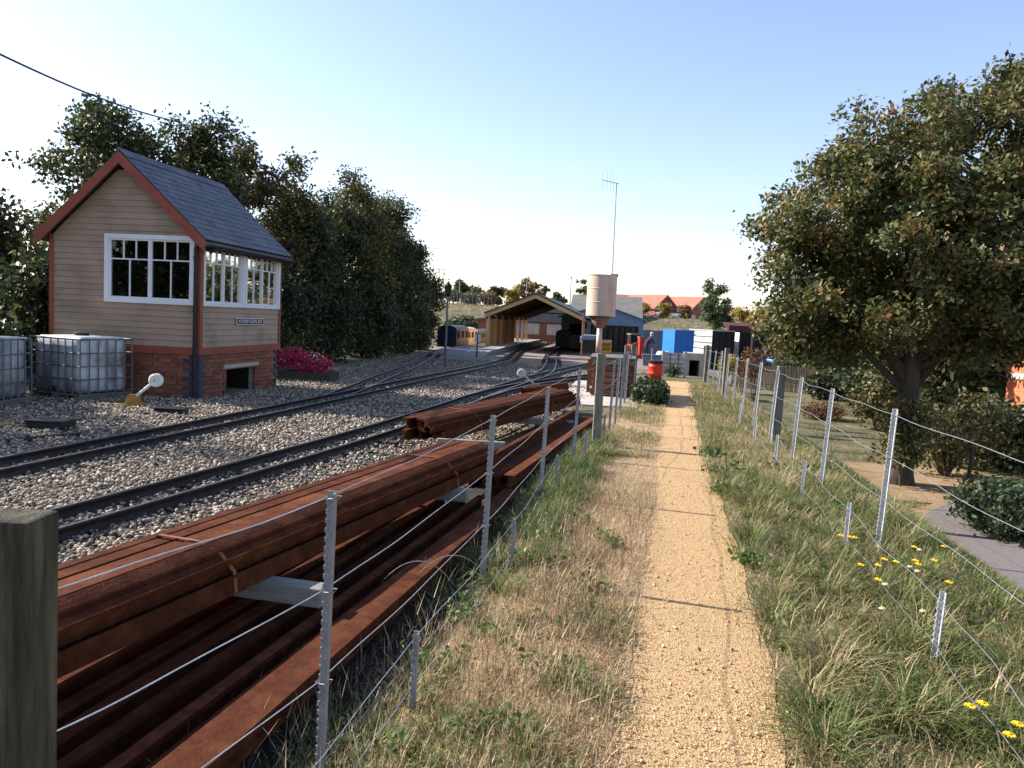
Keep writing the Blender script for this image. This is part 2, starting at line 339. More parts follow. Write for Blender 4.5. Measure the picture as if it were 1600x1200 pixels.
track('track running from the points into the right side of the canopy', [(-2.25,22.5),(-2.3,26),(-2.75,33),(-3.55,43),(-4.05,52),(-4.2,74)])
ALLR = np.concatenate([p[p[:,1] < 32] for p in RAILPTS])
# ------------------------------------------------------------------ scattered stones
ICO_V = np.array([(0,0,1),(.894,0,.447),(.276,.851,.447),(-.724,.526,.447),(-.724,-.526,.447),(.276,-.851,.447),(.724,.526,-.447),(-.276,.851,-.447),(-.894,0,-.447),(-.276,-.851,-.447),(.724,-.526,-.447),(0,0,-1)])
ICO_F = np.array([(0,1,2),(0,2,3),(0,3,4),(0,4,5),(0,5,1),(1,6,2),(2,7,3),(3,8,4),(4,9,5),(5,10,1),(6,7,2),(7,8,3),(8,9,4),(9,10,5),(10,6,1),(11,7,6),(11,8,7),(11,9,8),(11,10,9),(11,6,10)])
OCT_V = np.array([(1,0,0),(-1,0,0),(0,1,0),(0,-1,0),(0,0,1),(0,0,-1.)]); OCT_F = np.array([(0,2,4),(2,1,4),(1,3,4),(3,0,4),(2,0,5),(1,2,5),(3,1,5),(0,3,5)])
def randrot(n):
    q = rng.normal(size=(n,4)); q /= np.linalg.norm(q, axis=1)[:,None]; a,b,c,d = q.T
    return np.stack([np.stack([1-2*(c*c+d*d),2*(b*c-d*a),2*(b*d+c*a)],-1),np.stack([2*(b*c+d*a),1-2*(b*b+d*d),2*(c*d-b*a)],-1),np.stack([2*(b*d-c*a),2*(c*d+b*a),1-2*(b*b+c*c)],-1)],1)
def stones(name, P, size, ico, m, flat=.75):
    n = len(P); bv, bf = (ICO_V, ICO_F) if ico else (OCT_V, OCT_F)
    sc = np.stack([size*rng.uniform(.75,1.3,n), size*rng.uniform(.6,1.0,n), size*rng.uniform(.45,.8,n)], 1)
    v = bv[None]*(1+rng.normal(0,.13,(n,len(bv),1)))*sc[:,None,:]; v = np.einsum('nij,nkj->nki', randrot(n), v); v[...,2] *= flat
    V = (v+P[:,None,:]).reshape(-1,3); Fc = (bf[None]+(np.arange(n)*len(bv))[:,None,None]).reshape(-1,3)
    return tag(fast(name, V, Fc, m, np.repeat(np.clip(rng.beta(1.6,1.7,n),0,1), len(bf))), kind='stuff')
def rail_clear(P, d):
    keep = np.ones(len(P), bool)
    for i in range(0, len(P), 4000):
        q = P[i:i+4000]; dd = ((q[:,None,:2]-ALLR[None])**2).sum(-1).min(1); keep[i:i+4000] = dd > d*d
    return keep
def scatter(n, y0, y1, lf, rf, power=1.0):
    y = y0+(y1-y0)*rng.random(n)**power; a = np.array([lf(t) for t in y]); b = np.array([rf(t) for t in y])
    x = a+(b-a)*rng.random(n); return np.stack([x, y, gz(x, y)], 1)
P = scatter(41000, 3.2, 15, lambda y: max(-9.3, -1.02*y-1.2), lambda y: bedR(y)+rng.normal(0,.12), 1.15)
inbox = (P[:,0] < -7.0) & (P[:,1] > 12.8); P = P[rail_clear(P, .05) & ~inbox]; P[:,2] += rng.uniform(.015,.05,len(P))
nearP = P[:,1] < 7.6
stones('ballast_stones', P[nearP], rng.uniform(.013,.026,int(nearP.sum())), True, 'stone'); stones('ballast_stones', P[~nearP], rng.uniform(.02,.034,int((~nearP).sum())), False, 'stone')
P = scatter(25000, 14, 34, lambda y: bedL(y)+.2, lambda y: bedR(y)+rng.normal(0,.2), 1.3)
inbox = (P[:,0] < -7.0) & (P[:,1] < 16.5); P = P[rail_clear(P, .055) & ~inbox]; P[:,2] += rng.uniform(.015,.05,len(P))
stones('ballast_stones', P, rng.uniform(.02,.036,len(P)), False, 'stone')
P = scatter(22000, 2.4, 12, lambda y: pathL(y)-.04-abs(rng.normal(0,.2)), lambda y: pathR(y)+.01+abs(rng.normal(0,.07)), 1.7); P[:,2] += .012
stones('path_gravel_stones', P, rng.uniform(.0025,.0065,len(P)), False, 'pebble', .6)
P = scatter(700, 2.4, 14, lambda y: pathL(y)-.25, lambda y: pathR(y)+.12, 1.4); P[:,2] += .014
stones('path_gravel_stones', P, rng.uniform(.006,.013,len(P)), True, 'pebble', .6)
# ------------------------------------------------------------------ signal box
bx = thing('signal_box', 'cream clapboard signal box with red trim, brick base and slate roof', 'signal box', (-7.15,12.96,0))
W, L, ZB, ZT, ZW0, ZW1 = 2.78, 3.24, .77, .90, 1.62, 2.79   # local: x in [-W,0], y in [0,L]
XA, ZAP, SL = -W/2, 4.16, math.tan(R_(42.5))
# brick base
wall = MB()
wall.box((-W+.03,.045,-.1),(-.045,.15,ZB)); wall.box((-.15,.15,-.1),(-.045,1.02,ZB)); wall.box((-.15,2.2,-.1),(-.045,L-.03,ZB))
wall.box((-.15,1.02,.46),(-.045,2.2,ZB)); wall.box((-W+.03,L-.15,-.1),(-.15,L-.03,ZB)); wall.box((-W+.03,.15,-.1),(-W+.15,L-.15,ZB)); 
base = wall.build('brick_base', 'mortar', bx)
op = MB(); op.box((-.9,.98,-.1),(-.85,2.24,.5)); op.box((-.85,.98,-.1),(-.151,1.0,.5)); op.box((-.85,2.22,-.1),(-.151,2.24,.5)); op.box((-.85,1.0,.46),(-.151,2.22,.5)); op.box((-.85,1.0,-.1),(-.151,2.22,-.02)); op.build('locking_room', 'dark', base)  # near-black lining colour stands for the shade inside the opening
bm_s = boxmesh('brick', .218, .05, .064, 'brick'); bm_b = boxmesh('brick', .218, .05, .064, 'bluebrick'); bm_h = boxmesh('brick', .1, .05, .064, 'bluebrick')
for c in range(10):
    z = .045+c*.0765; off = .112*(c % 2)
    u = .035
    inst('brick', bm_b if c % 2 == 0 else bm_h, base, (-.06-(.109 if c % 2 == 0 else .05), .036, z)); u = .06+(.228 if c % 2 == 0 else .112)
    while u < W-.25: inst('brick', bm_s, base, (-u-.112, .036+random.uniform(-.003,.003), z)); u += .229
    u = .03; first = bm_h if c % 2 == 0 else bm_b; fl = .1 if c % 2 == 0 else .218
    inst('brick', first, base, (-.036, u+fl/2, z), (0,0,math.pi/2)); u += fl+.011
    while u+.218 < L-.13:
        mid = u+.109
        if not (z < .49 and .93 < mid < 2.3): inst('brick', bm_s, base, (-.036+random.uniform(-.003,.003), mid, z), (0,0,math.pi/2))
        elif .93 < mid < 1.02+.1 or 2.1 < mid: pass
        u += .229
    inst('brick', bm_h, base, (-.036, L-.085, z), (0,0,math.pi/2))
    if z < .46:
        for yy in (.975, 2.245): inst('brick', bm_h, base, (-.0365, yy+(.0), z), (0,0,math.pi/2)).data = boxmesh('brick', .09, .05, .064, 'brick')
MB().box((-.1,.9,.49),(.005,2.32,.56)).build('lintel', 'concrete', base)
# timber frame, band, posts
MB().box((-W-.02,-.025,ZB),(.03,.01,ZT)).build('base_band', 'redpaint', bx)
MB().box((-.01,.01,ZB),(.03,L+.03,ZT)).build('base_band', 'redpaint', bx)
MB().box((-.07,-.02,ZT),(.026,.07,2.78)).build('corner_post', 'redpaint', bx)
MB().box((-.07,L-.05,ZT),(.026,L+.03,2.78)).build('corner_post', 'redpaint', bx)
MB().box((-W-.02,-.02,ZT),(-W+.06,.07,2.76)).build('corner_post', 'redpaint', bx)
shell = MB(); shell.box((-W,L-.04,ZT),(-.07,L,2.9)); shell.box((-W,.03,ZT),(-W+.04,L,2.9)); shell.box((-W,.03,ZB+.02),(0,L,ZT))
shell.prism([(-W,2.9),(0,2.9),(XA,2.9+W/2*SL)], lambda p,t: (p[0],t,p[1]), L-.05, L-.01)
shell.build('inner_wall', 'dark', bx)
def clap_line(z): return max(-W+.06, XA-(ZAP-.16-z)/SL), min(-.07, XA+(ZAP-.16-z)/SL)
z = ZT; i = 0; BH = (ZW0-ZT)/7
GW0, GW1 = -1.75, -.09
while z < ZAP-.3:
    z1 = z+BH; a0, a1 = clap_line(z); b0, b1 = clap_line(z1)
    segs = [(a0, a1, b0, b1)]
    if z1 > ZW0+.02 and z1 < ZW1+.005: segs = [(a0, GW0, b0, GW0)]
    for (p0, p1, q0, q1) in segs:
        m = MB(); vs = [(p0,-.012,z),(p1,-.012,z),(q1,.004,z1),(q0,.004,z1),(p0,.03,z),(p1,.03,z),(q1,.03,z1),(q0,.03,z1)]
        m.add(vs, [(0,1,2,3),(7,6,5,4),(0,4,5,1),(1,5,6,2),(2,6,7,3),(3,7,4,0)]); m.build('clapboard', 'clap', bx)
    z = z1
for k in range(7):
    z = ZT+k*(ZW0-ZT)/7; z1 = ZT+(k+1)*(ZW0-ZT)/7
    for (y0, y1) in ((.07, L/2-.003), (L/2+.003, L-.05)):
        m = MB(); vs = [(.012,y0,z),(.012,y1,z),(-.004,y1,z1),(-.004,y0,z1),(-.03,y0,z),(-.03,y1,z),(-.03,y1,z1),(-.03,y0,z1)]
        m.add(vs, [(0,1,2,3),(7,6,5,4),(0,4,5,1),(1,5,6,2),(2,6,7,3),(3,7,4,0)]); m.build('clapboard', 'clap', bx)
def window(fn, u0, u1, z0, z1, fw=.075, label=None):
    """fn(u, depth, z) -> local point; depth positive is outwards"""
    root = MB()
    def bar(mb, a0, a1, b0, b1, d0, d1):
        p = [fn(a0,d0,b0),fn(a1,d0,b0),fn(a1,d0,b1),fn(a0,d0,b1),fn(a0,d1,b0),fn(a1,d1,b0),fn(a1,d1,b1),fn(a0,d1,b1)]
        mb.add(p, [(0,1,2,3),(7,6,5,4),(0,4,5,1),(1,5,6,2),(2,6,7,3),(3,7,4,0)])
    for a in ((u0,u1,z0,z0+fw),(u0,u1,z1-fw,z1),(u0,u0+fw,z0+fw,z1-fw),(u1-fw,u1,z0+fw,z1-fw)): bar(root, *a, -.04, .035)
    fr = root.build('window', 'white', bx)
    iu0, iu1, iz0, iz1 = u0+fw, u1-fw, z0+fw, z1-fw; mid = (iu0+iu1)/2; zt = iz0+(iz1-iz0)*.66
    for s, (a, b) in enumerate(((iu0, mid), (mid, iu1))):
        sash = MB(); sw = .03; dz = -.028 if s else -.02
        for q in ((a,b,iz0,iz0+sw),(a,b,iz1-sw,iz1),(a,a+sw,iz0+sw,iz1-sw),(b-sw,b,iz0+sw,iz1-sw)): bar(sash, *q, dz-.03, dz+.03)
        bar(sash, a+sw, b-sw, zt-.011, zt+.011, dz-.02, dz+.02)
        for t in (1/3, 2/3): uu = a+sw+(b-a-2*sw)*t; bar(sash, uu-.009, uu+.009, zt+.011, iz1-sw, dz-.018, dz+.018)
        uu = (a+b)/2; bar(sash, uu-.009, uu+.009, iz0+sw, zt-.011, dz-.018, dz+.018)
        sash.build('sash', 'white', fr)
        us = [a+sw+(b-a-2*sw)*t for t in (0,1/3,2/3,1)]
        for j in range(3): g = MB(); bar(g, us[j], us[j+1], zt, iz1-sw, dz-.004, dz+.001); g.build('pane', 'glass', fr)
        for (p, q) in ((a+sw,uu),(uu,b-sw)): g = MB(); bar(g, p, q, iz0+sw, zt, dz-.004, dz+.001); g.build('pane', 'glass', fr)
window(lambda u,d,z: (u,-d,z), GW0, GW1, ZW0, ZW1)
window(lambda u,d,z: (d,u,z), .075, L/2-.02, ZW0, ZW1, .06)
window(lambda u,d,z: (d,u,z), L/2+.02, L-.055, ZW0, ZW1, .06)
MB().box((-.05,L/2-.02,ZW0),(.02,L/2+.02,ZW1)).build('mullion', 'white', bx)
MB().box((-.04,.07,ZW1),(.015,L-.05,2.85)).build('fascia', 'redpaint', bx)
# roof
RO0, RO1 = -.2, L+.2; HS = W/2+.17
roof = MB(); th = .05
for sgn in (-1, 1):
    roof.prism([(XA,ZAP-.03),(XA+sgn*HS,ZAP-.03-HS*SL),(XA+sgn*HS,ZAP-.03-HS*SL-th),(XA,ZAP-.03-th)], lambda p,t: (p[0],t,p[1]), RO0+.04, RO1-.04)
rf = roof.build('roof', 'slate', bx)
slen = math.hypot(HS, HS*SL); rows = 14; ex = slen/rows; ang = math.atan(SL); slm = [boxmesh('slate', ex*1.5, .245, .009, 'slate')]
for r in range(rows):
    s = (r+.25)*ex
    n = 15; y = RO0+.02-(.122 if r % 2 else 0)
    while y < RO1-.05:
        y0 = max(y, RO0+.02); y1 = min(y+.248, RO1-.02); wd = y1-y0
        if wd > .06:
            inst('slate', slm[0], rf, (XA+s*math.cos(ang)+.02, (y0+y1)/2, ZAP-s*math.sin(ang)+.0+random.uniform(0,.004)), (0, ang-.035+random.uniform(-.006,.006), random.uniform(-.006,.006)), (1, wd/.248, 1))
        y += .248
for k in range(9):
    y0 = RO0+k*(RO1-RO0)/9
    MB().prism([(XA-.13,ZAP-.08),(XA,ZAP+.055),(XA+.13,ZAP-.08),(XA,ZAP+.02)], lambda p,t: (p[0],t,p[1]), y0+.004, y0+(RO1-RO0)/9-.004).build('ridge_tile', 'slate', rf)
for yb, nm in ((RO0, 'bargeboard'), (RO1-.03, 'bargeboard')):
    for sgn in (-1, 1):
        MB().prism([(XA,ZAP+.0),(XA+sgn*(HS+.01),ZAP-HS*SL),(XA+sgn*(HS+.01),ZAP-HS*SL-.2),(XA+sgn*(HS-.16),ZAP-HS*SL-.06),(XA,ZAP-.2)], lambda p,t: (p[0],t,p[1]), yb-.002*sgn, yb+.03-.002*sgn).build('bargeboard', 'redpaint', bx)
ex_, ez_ = XA+HS, ZAP-HS*SL
MB().box((ex_-.05,RO0+.04,ez_-.15),(ex_-.025,RO1-.04,ez_-.03)).build('eaves_board', 'black', bx)
gut = MB(); prof = [(math.cos(a)*.055, math.sin(a)*.055) for a in np.linspace(math.pi, 2*math.pi, 8)]+[(math.cos(a)*.047, math.sin(a)*.047) for a in np.linspace(2*math.pi, math.pi, 8)]
gut.prism(prof, lambda p,t: (ex_+.04+p[0], t, ez_-.075+p[1]), RO0+.03, RO1); gut.build('gutter', 'black', bx)
dp = MB(); dp.tube([(ex_+.04,.05,ez_-.12),(ex_+.035,.02,ez_-.2),(.03,-.055,2.68),(-.035,-.075,2.6),(-.035,-.075,1.5),(-.035,-.075,.08),(-.02,-.1,.02)], .037, 10)
for zz in (.6,1.5,2.4): dp.lathe([(.037,0),(.046,0),(.046,.06),(.037,.06)], (-.035,-.075,zz), 10)
dp.build('downpipe', 'black', bx, smooth=False)
# name board
sg = MB(); sg.box((.03,1.28,1.30),(.042,2.42,1.425)); sgn_o = sg.build('name_board', 'white', bx)
MB().box((.042,1.295,1.312),(.0445,2.405,1.413)).build('board_face', 'navy', sgn_o)
def text_mesh(txt, size, m, parent, matrix, sx=1.0):
    cu = bpy.data.curves.new('lettering', 'FONT'); cu.body = txt; cu.size = size; cu.extrude = .001; cu.align_x = 'CENTER'; cu.align_y = 'CENTER'
    to = bpy.data.objects.new('lettering_tmp', cu); COL.objects.link(to); dg = bpy.context.evaluated_depsgraph_get()
    me = bpy.data.meshes.new_from_object(to.evaluated_get(dg)); bpy.data.objects.remove(to)
    me.materials.clear(); me.materials.append(MT[m]); me.transform(Matrix.Diagonal((sx,1,1,1)))
    o = bpy.data.objects.new('lettering', me); COL.objects.link(o); o.parent = parent; o.matrix_local = matrix; return o
text_mesh('AYLSHAM SIGNAL BOX', .098, 'white', sgn_o, Matrix.Translation((.0465,1.85,1.3625)) @ Matrix(((0,0,1,0),(1,0,0,0),(0,1,0,0),(0,0,0,1))), .98)
# ------------------------------------------------------------------ IBC tanks
def ibc(label, loc, rz):
    r = thing('bulk_water_container', label, 'container', loc, rz, 'white caged containers')
    pal = MB()
    for x in (-.52,0,.52): pal.box((x-.06,-.5,.0),(x+.06,.5,.1))
    pal.box((-.6,-.5,.1),(.6,.5,.125)); pal.build('pallet', 'greywood', r)
    t = MB(); n = 40
    def sup(a, rx, ry, e=.22):
        c, s_ = math.cos(a), math.sin(a); return math.copysign(abs(c)**e, c)*rx, math.copysign(abs(s_)**e, s_)*ry
    rings = [(.9,.14),(.97,.19),(.97,.55),(.95,.57),(.97,.6),(.97,.96),(.9,1.03),(.3,1.04)]
    o = 0
    for sc, z in rings:
        for j in range(n): x, y = sup(2*math.pi*j/n, .57*sc, .47*sc); t.v.append((x, y, z))
    for i in range(len(rings)-1):
        for j in range(n): t.f.append((i*n+j, i*n+(j+1) % n, (i+1)*n+(j+1) % n, (i+1)*n+j))
    t.f.append(tuple(range(n))[::-1]); t.f.append(tuple(range((len(rings)-1)*n, len(rings)*n)))
    tk = t.build('tank', 'ibc', r, smooth=True); MB().lathe([(.11,1.03),(.11,1.08),(.09,1.09)], (0,0,0), 16).build('cap', 'black', tk)
    cg = MB(); q = .012
    for z in (.16,.36,.57,.78,1.0): cg.tube([(-.59,-.49,z),(.59,-.49,z),(.59,.49,z),(-.59,.49,z),(-.59,-.49,z)], q if z < 1 else .017, 6)
    for x in np.linspace(-.59,.59,8):
        for y in (-.495,.495): cg.tube([(x,y,.12),(x,y,1.01)], q, 6)
    for y in np.linspace(-.33,.33,5):
        for x in (-.595,.595): cg.tube([(x,y,.12),(x,y,1.01)], q, 6)
    cg.build('cage', 'cage', r); MB().tube([(0,-.5,.2),(0,-.56,.2),(0,-.58,.16)], .035, 8).build('valve', 'black', r)
ibc('white plastic container in a steel cage against the signal box wall', (-8.86,12.30,.0), R_(-16))
ibc('white caged container standing apart from the signal box under the hedge', (-9.4,10.6,.0), R_(6))
# ------------------------------------------------------------------ point levers and boxes
def lever(label, loc, rz, lean, col='yellow'):
    r = thing('point_lever', label, 'point lever', loc, rz, 'weighted point levers')
    b = MB(); b.box((-.3,-.09,0),(.3,.09,.05)); b.prism([(-.12,.05),(.12,.05),(.05,.2),(-.05,.2)], lambda p,t: (p[0],t,p[1]), -.06, .06); b.box((-.55,-.05,.0),(-.3,.05,.04)); b.build('base', col, r)
    a = MB(); c, s_ = math.sin(lean), math.cos(lean); a.tube([(0,0,.14),(c*.42,0,.14+s_*.42)], .024, 8); a.build('arm', 'pale', r)
    wgt = MB(); M = Matrix.Translation((c*.46,0,.14+s_*.46)) @ Matrix.Rotation(math.pi/2, 4, 'X')
    k = MB().lathe([(.085,-.05),(.105,-.035),(.105,.035),(.085,.05)], (0,0,0), 24); wgt.add([M @ Vector(v) for v in k.v], k.f); wo = wgt.build('weight', 'pale', r)
    M2 = M; k = MB().lathe([(.012,-.056),(.012,.056)], (0,0,0), 8); MB().add([M2 @ Vector(v) for v in k.v], k.f).build('bolt', 'cage', wo)
p = at_z(208,636,0); lever('white weighted point lever on a yellow base beside the signal box', (p.x,p.y,0), R_(8), R_(50))
p = at_z(838,614,-.02); lever('white weighted point lever between the track and the stacked rails', (p.x,p.y,g1(p.x,p.y)), R_(0), R_(-52), 'cage')
for ch in [c for c in bpy.data.objects if c.parent and c.parent.name == 'point_lever.001' and c.name.split('.')[0] in ('arm','weight')]: ch.data.materials[0] = MT['palesheet']
p = at_z(6,668,0); lever('yellow point lever base beside the free standing container', (p.x-.25,p.y,0), R_(4), R_(-55))
def mbox(label, u, v, sx, sy, sz):
    p = at_z(u, v, 0); r = thing('point_motor_box', label, 'box', (p.x,p.y,0), R_(4), 'low black boxes beside the track')
    MB().box((-sx/2,-sy/2,0),(sx/2,sy/2,sz*.8)).build('body', 'black', r, bevel=.01); MB().box((-sx/2-.015,-sy/2-.015,sz*.8),(sx/2+.015,sy/2+.015,sz)).build('lid', 'black', r, bevel=.008)
mbox('low black lineside box beside the yellow lever base', 80,672,.46,.3,.14); mbox('low black lineside box near the signal box downpipe', 268,648,.42,.24,.11)
rd = MB(); rd.tube([(-8.6,8.9,.05),(-6.4,9.5,.05)], .02, 6); rd.tube([(-7.3,11.45,.05),(-5.6,11.9,.06)], .02, 6)
o = MB(); o.tube([at_z(0,690,.04), at_z(130,678,.04)], .025, 6); tag(o.build('point_rod', 'rail'), 'dark steel rod running from the lever to the track', 'rod')
o = MB(); o.tube([at_z(225,645,.04), at_z(330,655,.04)], .022, 6); tag(o.build('point_rod', 'rail'), 'dark steel rod from the white signal box lever to the rail', 'rod')
# ------------------------------------------------------------------ leaves and trees
def leaves(name, C, spread, per, size, m, parent, out=None, bias=.5, squash=1.0, rmean=.45):
    """C: clump centres (n,3) local; per leaves each"""
    n = len(C)*per; c = np.repeat(C, per, 0)+rng.normal(0, 1, (n,3))*np.array([spread,spread,spread*squash])
    nr = rng.normal(size=(n,3)); nr /= np.linalg.norm(nr,axis=1)[:,None]
    if out is not None: nr = nr+bias*np.repeat(out, per, 0)
    nr[:,2] += .35; nr /= np.linalg.norm(nr,axis=1)[:,None]+1e-9
    a = np.cross(nr, rng.normal(size=(n,3))); a /= np.linalg.norm(a,axis=1)[:,None]+1e-9; b = np.cross(nr, a)
    s = size*rng.uniform(.55,1.3,n)[:,None]
    V = np.stack([c-a*s, c+b*s*.55+nr*s*.12, c+a*s, c-b*s*.55+nr*s*.12], 1).reshape(-1,3)
    Fc = np.arange(n*4).reshape(n,4)
    rn = np.clip(np.repeat(np.clip(rng.normal(rmean,.2,len(C)),0,1), per)+rng.normal(0,.16,n), 0, 1)
    return fast(name, V, Fc, m, rn, parent)
def crown_pts(lobes, n, shell=(.62,1.05)):
    vol = np.array([l[3]*l[4]+l[4]*l[5]+l[3]*l[5] for l in lobes]); pick = rng.choice(len(lobes), n, p=vol/vol.sum()); L_ = np.array(lobes)[pick]
    d = rng.normal(size=(n,3)); d /= np.linalg.norm(d,axis=1)[:,None]
    r = rng.uniform(shell[0], shell[1], n)[:,None]**.7; return L_[:,:3]+d*L_[:,3:6]*r, d
def tree(name, label, cat, loc, lobes, nclump, per, size, m, spread=.16, trunk_r=.14, trunk_top=None, bark='bark', group=None, rmean=.45, shell=(.55,1.05), limbs=9, twigs=0, bough=.26, limb_f=.55):
    r = thing(name, label, cat, loc, 0, group)
    tt = trunk_top or min(l[2]-l[5]*.4 for l in lobes); tb = MB(); top = Vector((random.uniform(-.1,.1), random.uniform(-.1,.1), tt))
    k = 7; tb.tube([(top.x*(i/k)**2, top.y*(i/k)**2, -.15+(tt+.15)*i/k) for i in range(k+1)], [trunk_r*(1.35 if i == 0 else 1.08-.38*i/k) for i in range(k+1)], 10)
    for i in range(limbs):
        l = lobes[i % len(lobes)]; e = Vector((l[0]+random.uniform(-.5,.5)*l[3], l[1]+random.uniform(-.5,.5)*l[4], l[2]+random.uniform(-.2,.7)*l[5]))
        st = Vector((top.x, top.y, tt*random.uniform(.65,1))); mid = (st+e)/2+Vector((random.uniform(-.2,.2), random.uniform(-.2,.2), random.uniform(-.1,.25)))
        tb.tube([st, (st+mid)/2, mid, e], [trunk_r*limb_f, trunk_r*limb_f*.78, trunk_r*limb_f*.55, trunk_r*limb_f*.2], 6)
    nb = max(8, nclump//13); B, bd = crown_pts(lobes, nb, shell); k_ = rng.integers(0, nb, nclump); bs = bough
    C = B[k_]+rng.normal(0, 1, (nclump,3))*np.array([bs,bs,bs*.6]); d = bd[k_]
    for i in range(twigs):
        e = Vector(C[i]); l = min(lobes, key=lambda q: (Vector(q[:3])-e).length); st = Vector(l[:3])+Vector((random.uniform(-.3,.3)*l[3],random.uniform(-.3,.3)*l[4],random.uniform(-.3,.2)*l[5]))
        tb.tube([st, (st+e)/2+Vector((0,0,random.uniform(-.1,.1))), e+(e-st).normalized()*.1], [.022,.014,.005], 4)
    tb.build('trunk', bark, r, smooth=True)
    leaves('crown', C, spread, per, size, m, r, d, rmean=rmean); return r
def lobeset(cx, cy, z0, z1, rx, ry, n, seed):
    q = random.Random(seed); out = []
    h = z1-z0
    out.append((cx, cy, z0+h*.5, rx*.75, ry*.75, h*.46))
    for i in range(n):
        t = (i+.5)/n; a = q.uniform(0, 2*math.pi); f = math.sin(math.pi*(.15+.8*t))
        s = q.uniform(.32,.5); out.append((cx+math.cos(a)*rx*.62*f, cy+math.sin(a)*ry*.62*f, z0+h*(.1+.8*t), rx*s, ry*s, h*q.uniform(.13,.2)))
    return out
# hedge trees along the railway
HT = [ # x, y, z0, top, rx, ry, material, label
 (-13.4,4.6,.3,7.0,2.4,2.6,'leafA',"leafy hedge tree at the open end of the hedge before the containers"),
 (-13.2,9.4,.2,6.6,2.2,2.6,'leafA',"hedge tree standing behind the free standing container"),
 (-14.3,15.6,.2,4.6,1.9,2.0,'leafB',"low yellowing hedge tree at the far side of the signal box gable"),
 (-13.6,20.0,.2,7.4,2.0,2.0,'leafA',"tallest hedge tree rising behind the signal box roof, crossed by the cable"),
 (-12.3,21.8,.2,7.2,1.5,1.6,'leafA',"loose leafy hedge tree behind the signal box ridge"),
 (-11.7,24.6,.1,7.2,1.7,1.9,'leafB',"olive hedge tree just beyond the signal box"),
 (-11.6,28.2,.1,6.3,1.8,2.1,'leafA',"dark hedge tree behind the pink flower trough"),
 (-11.1,32.0,.0,7.3,1.7,2.1,'leafB',"russet topped tall hedge tree along the siding"),
 (-11.0,36.2,.0,7.0,1.5,2.1,'leafA',"pointed dark hedge tree along the siding"),
 (-11.2,40.4,.0,6.0,1.4,2.1,'leafA',"rounded dark hedge tree near the stabled coaches"),
 (-11.0,26.4,.1,6.2,1.5,1.7,'leafA',"dark hedge tree filling the gap beyond the olive one"),
 (-10.9,30.2,.1,6.4,1.5,1.7,'leafA',"dark hedge tree next to the russet topped one"),
 (-10.8,34.2,.0,6.7,1.4,1.7,'leafA',"dark hedge tree between the russet and the pointed one"),
 (-11.0,38.4,.0,6.2,1.4,1.7,'leafA',"dark hedge tree between the pointed and the rounded one"),
 (-11.5,44.6,-.1,4.9,1.5,2.0,'leafA',"last hedge tree of the row beside the stabled coaches"),
]
for i, (x,y,z0,z1,rx,ry,m,lab) in enumerate(HT):
    zb = g1(x,y); z1 -= zb
    lb = lobeset(0,0,z0,z1-.75,rx,ry,10,i+3)
    for k in range(9):   # ragged top
        q = random.Random(i*31+k); a = q.uniform(0,6.28); f = q.uniform(.1,.8); hh = q.uniform(.35,.75); lb.append((math.cos(a)*rx*f, math.sin(a)*ry*f, z1-.35-q.uniform(.0,1.0)-f*.7, .3, .3, hh))
    tree('hedge_tree', lab, 'tree', (x,y,zb), lb, 1180 if i > 1 else 450, 18, .074, m, .15, .13, group='hedge trees along the railway', twigs=110, bough=.24)
for (x,y,h,lab) in [(-15.2,.2,8.0,'hedge tree where the hedge carries on before the containers'),(-17,-4.5,8.5,'hedge tree further back along the railway before the containers'),(-19,-10,9,'furthest hedge tree back along the railway')]:
    tree('hedge_tree', lab, 'tree', (x,y,g1(x,y)), lobeset(0,0,.2,h,2.8,2.9,9,int(x*7)), 420, 12, .17, 'leafA', .25, .15, group='hedge trees along the railway', bough=.35)
# undergrowth skirt of the hedge on the railway side
for i, (x,y,rx,ry,h) in enumerate([(-10.9,11.0,.7,1.6,1.9),(-10.9,14.6,.5,1.8,2.4),(-10.2,18.6,.9,1.6,2.3),(-9.75,22.4,.9,2.1,2.6),(-9.9,26.8,.8,2.3,2.8),(-9.9,31.4,.6,2.3,2.7),(-10.2,36.2,.6,2.4,2.6),(-10.9,41.6,.6,2.5,2.6)]):
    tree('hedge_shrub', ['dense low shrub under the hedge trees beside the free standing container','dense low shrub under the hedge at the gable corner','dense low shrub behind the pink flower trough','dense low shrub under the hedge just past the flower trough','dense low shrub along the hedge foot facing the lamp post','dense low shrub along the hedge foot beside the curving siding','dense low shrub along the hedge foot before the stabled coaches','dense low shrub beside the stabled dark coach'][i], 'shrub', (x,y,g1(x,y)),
         lobeset(0,0,.0,h,rx,ry,6,i+50), 600, 13, .075, 'leafA', .15, .06, h*.4, group='shrubs along the hedge foot', rmean=.3)
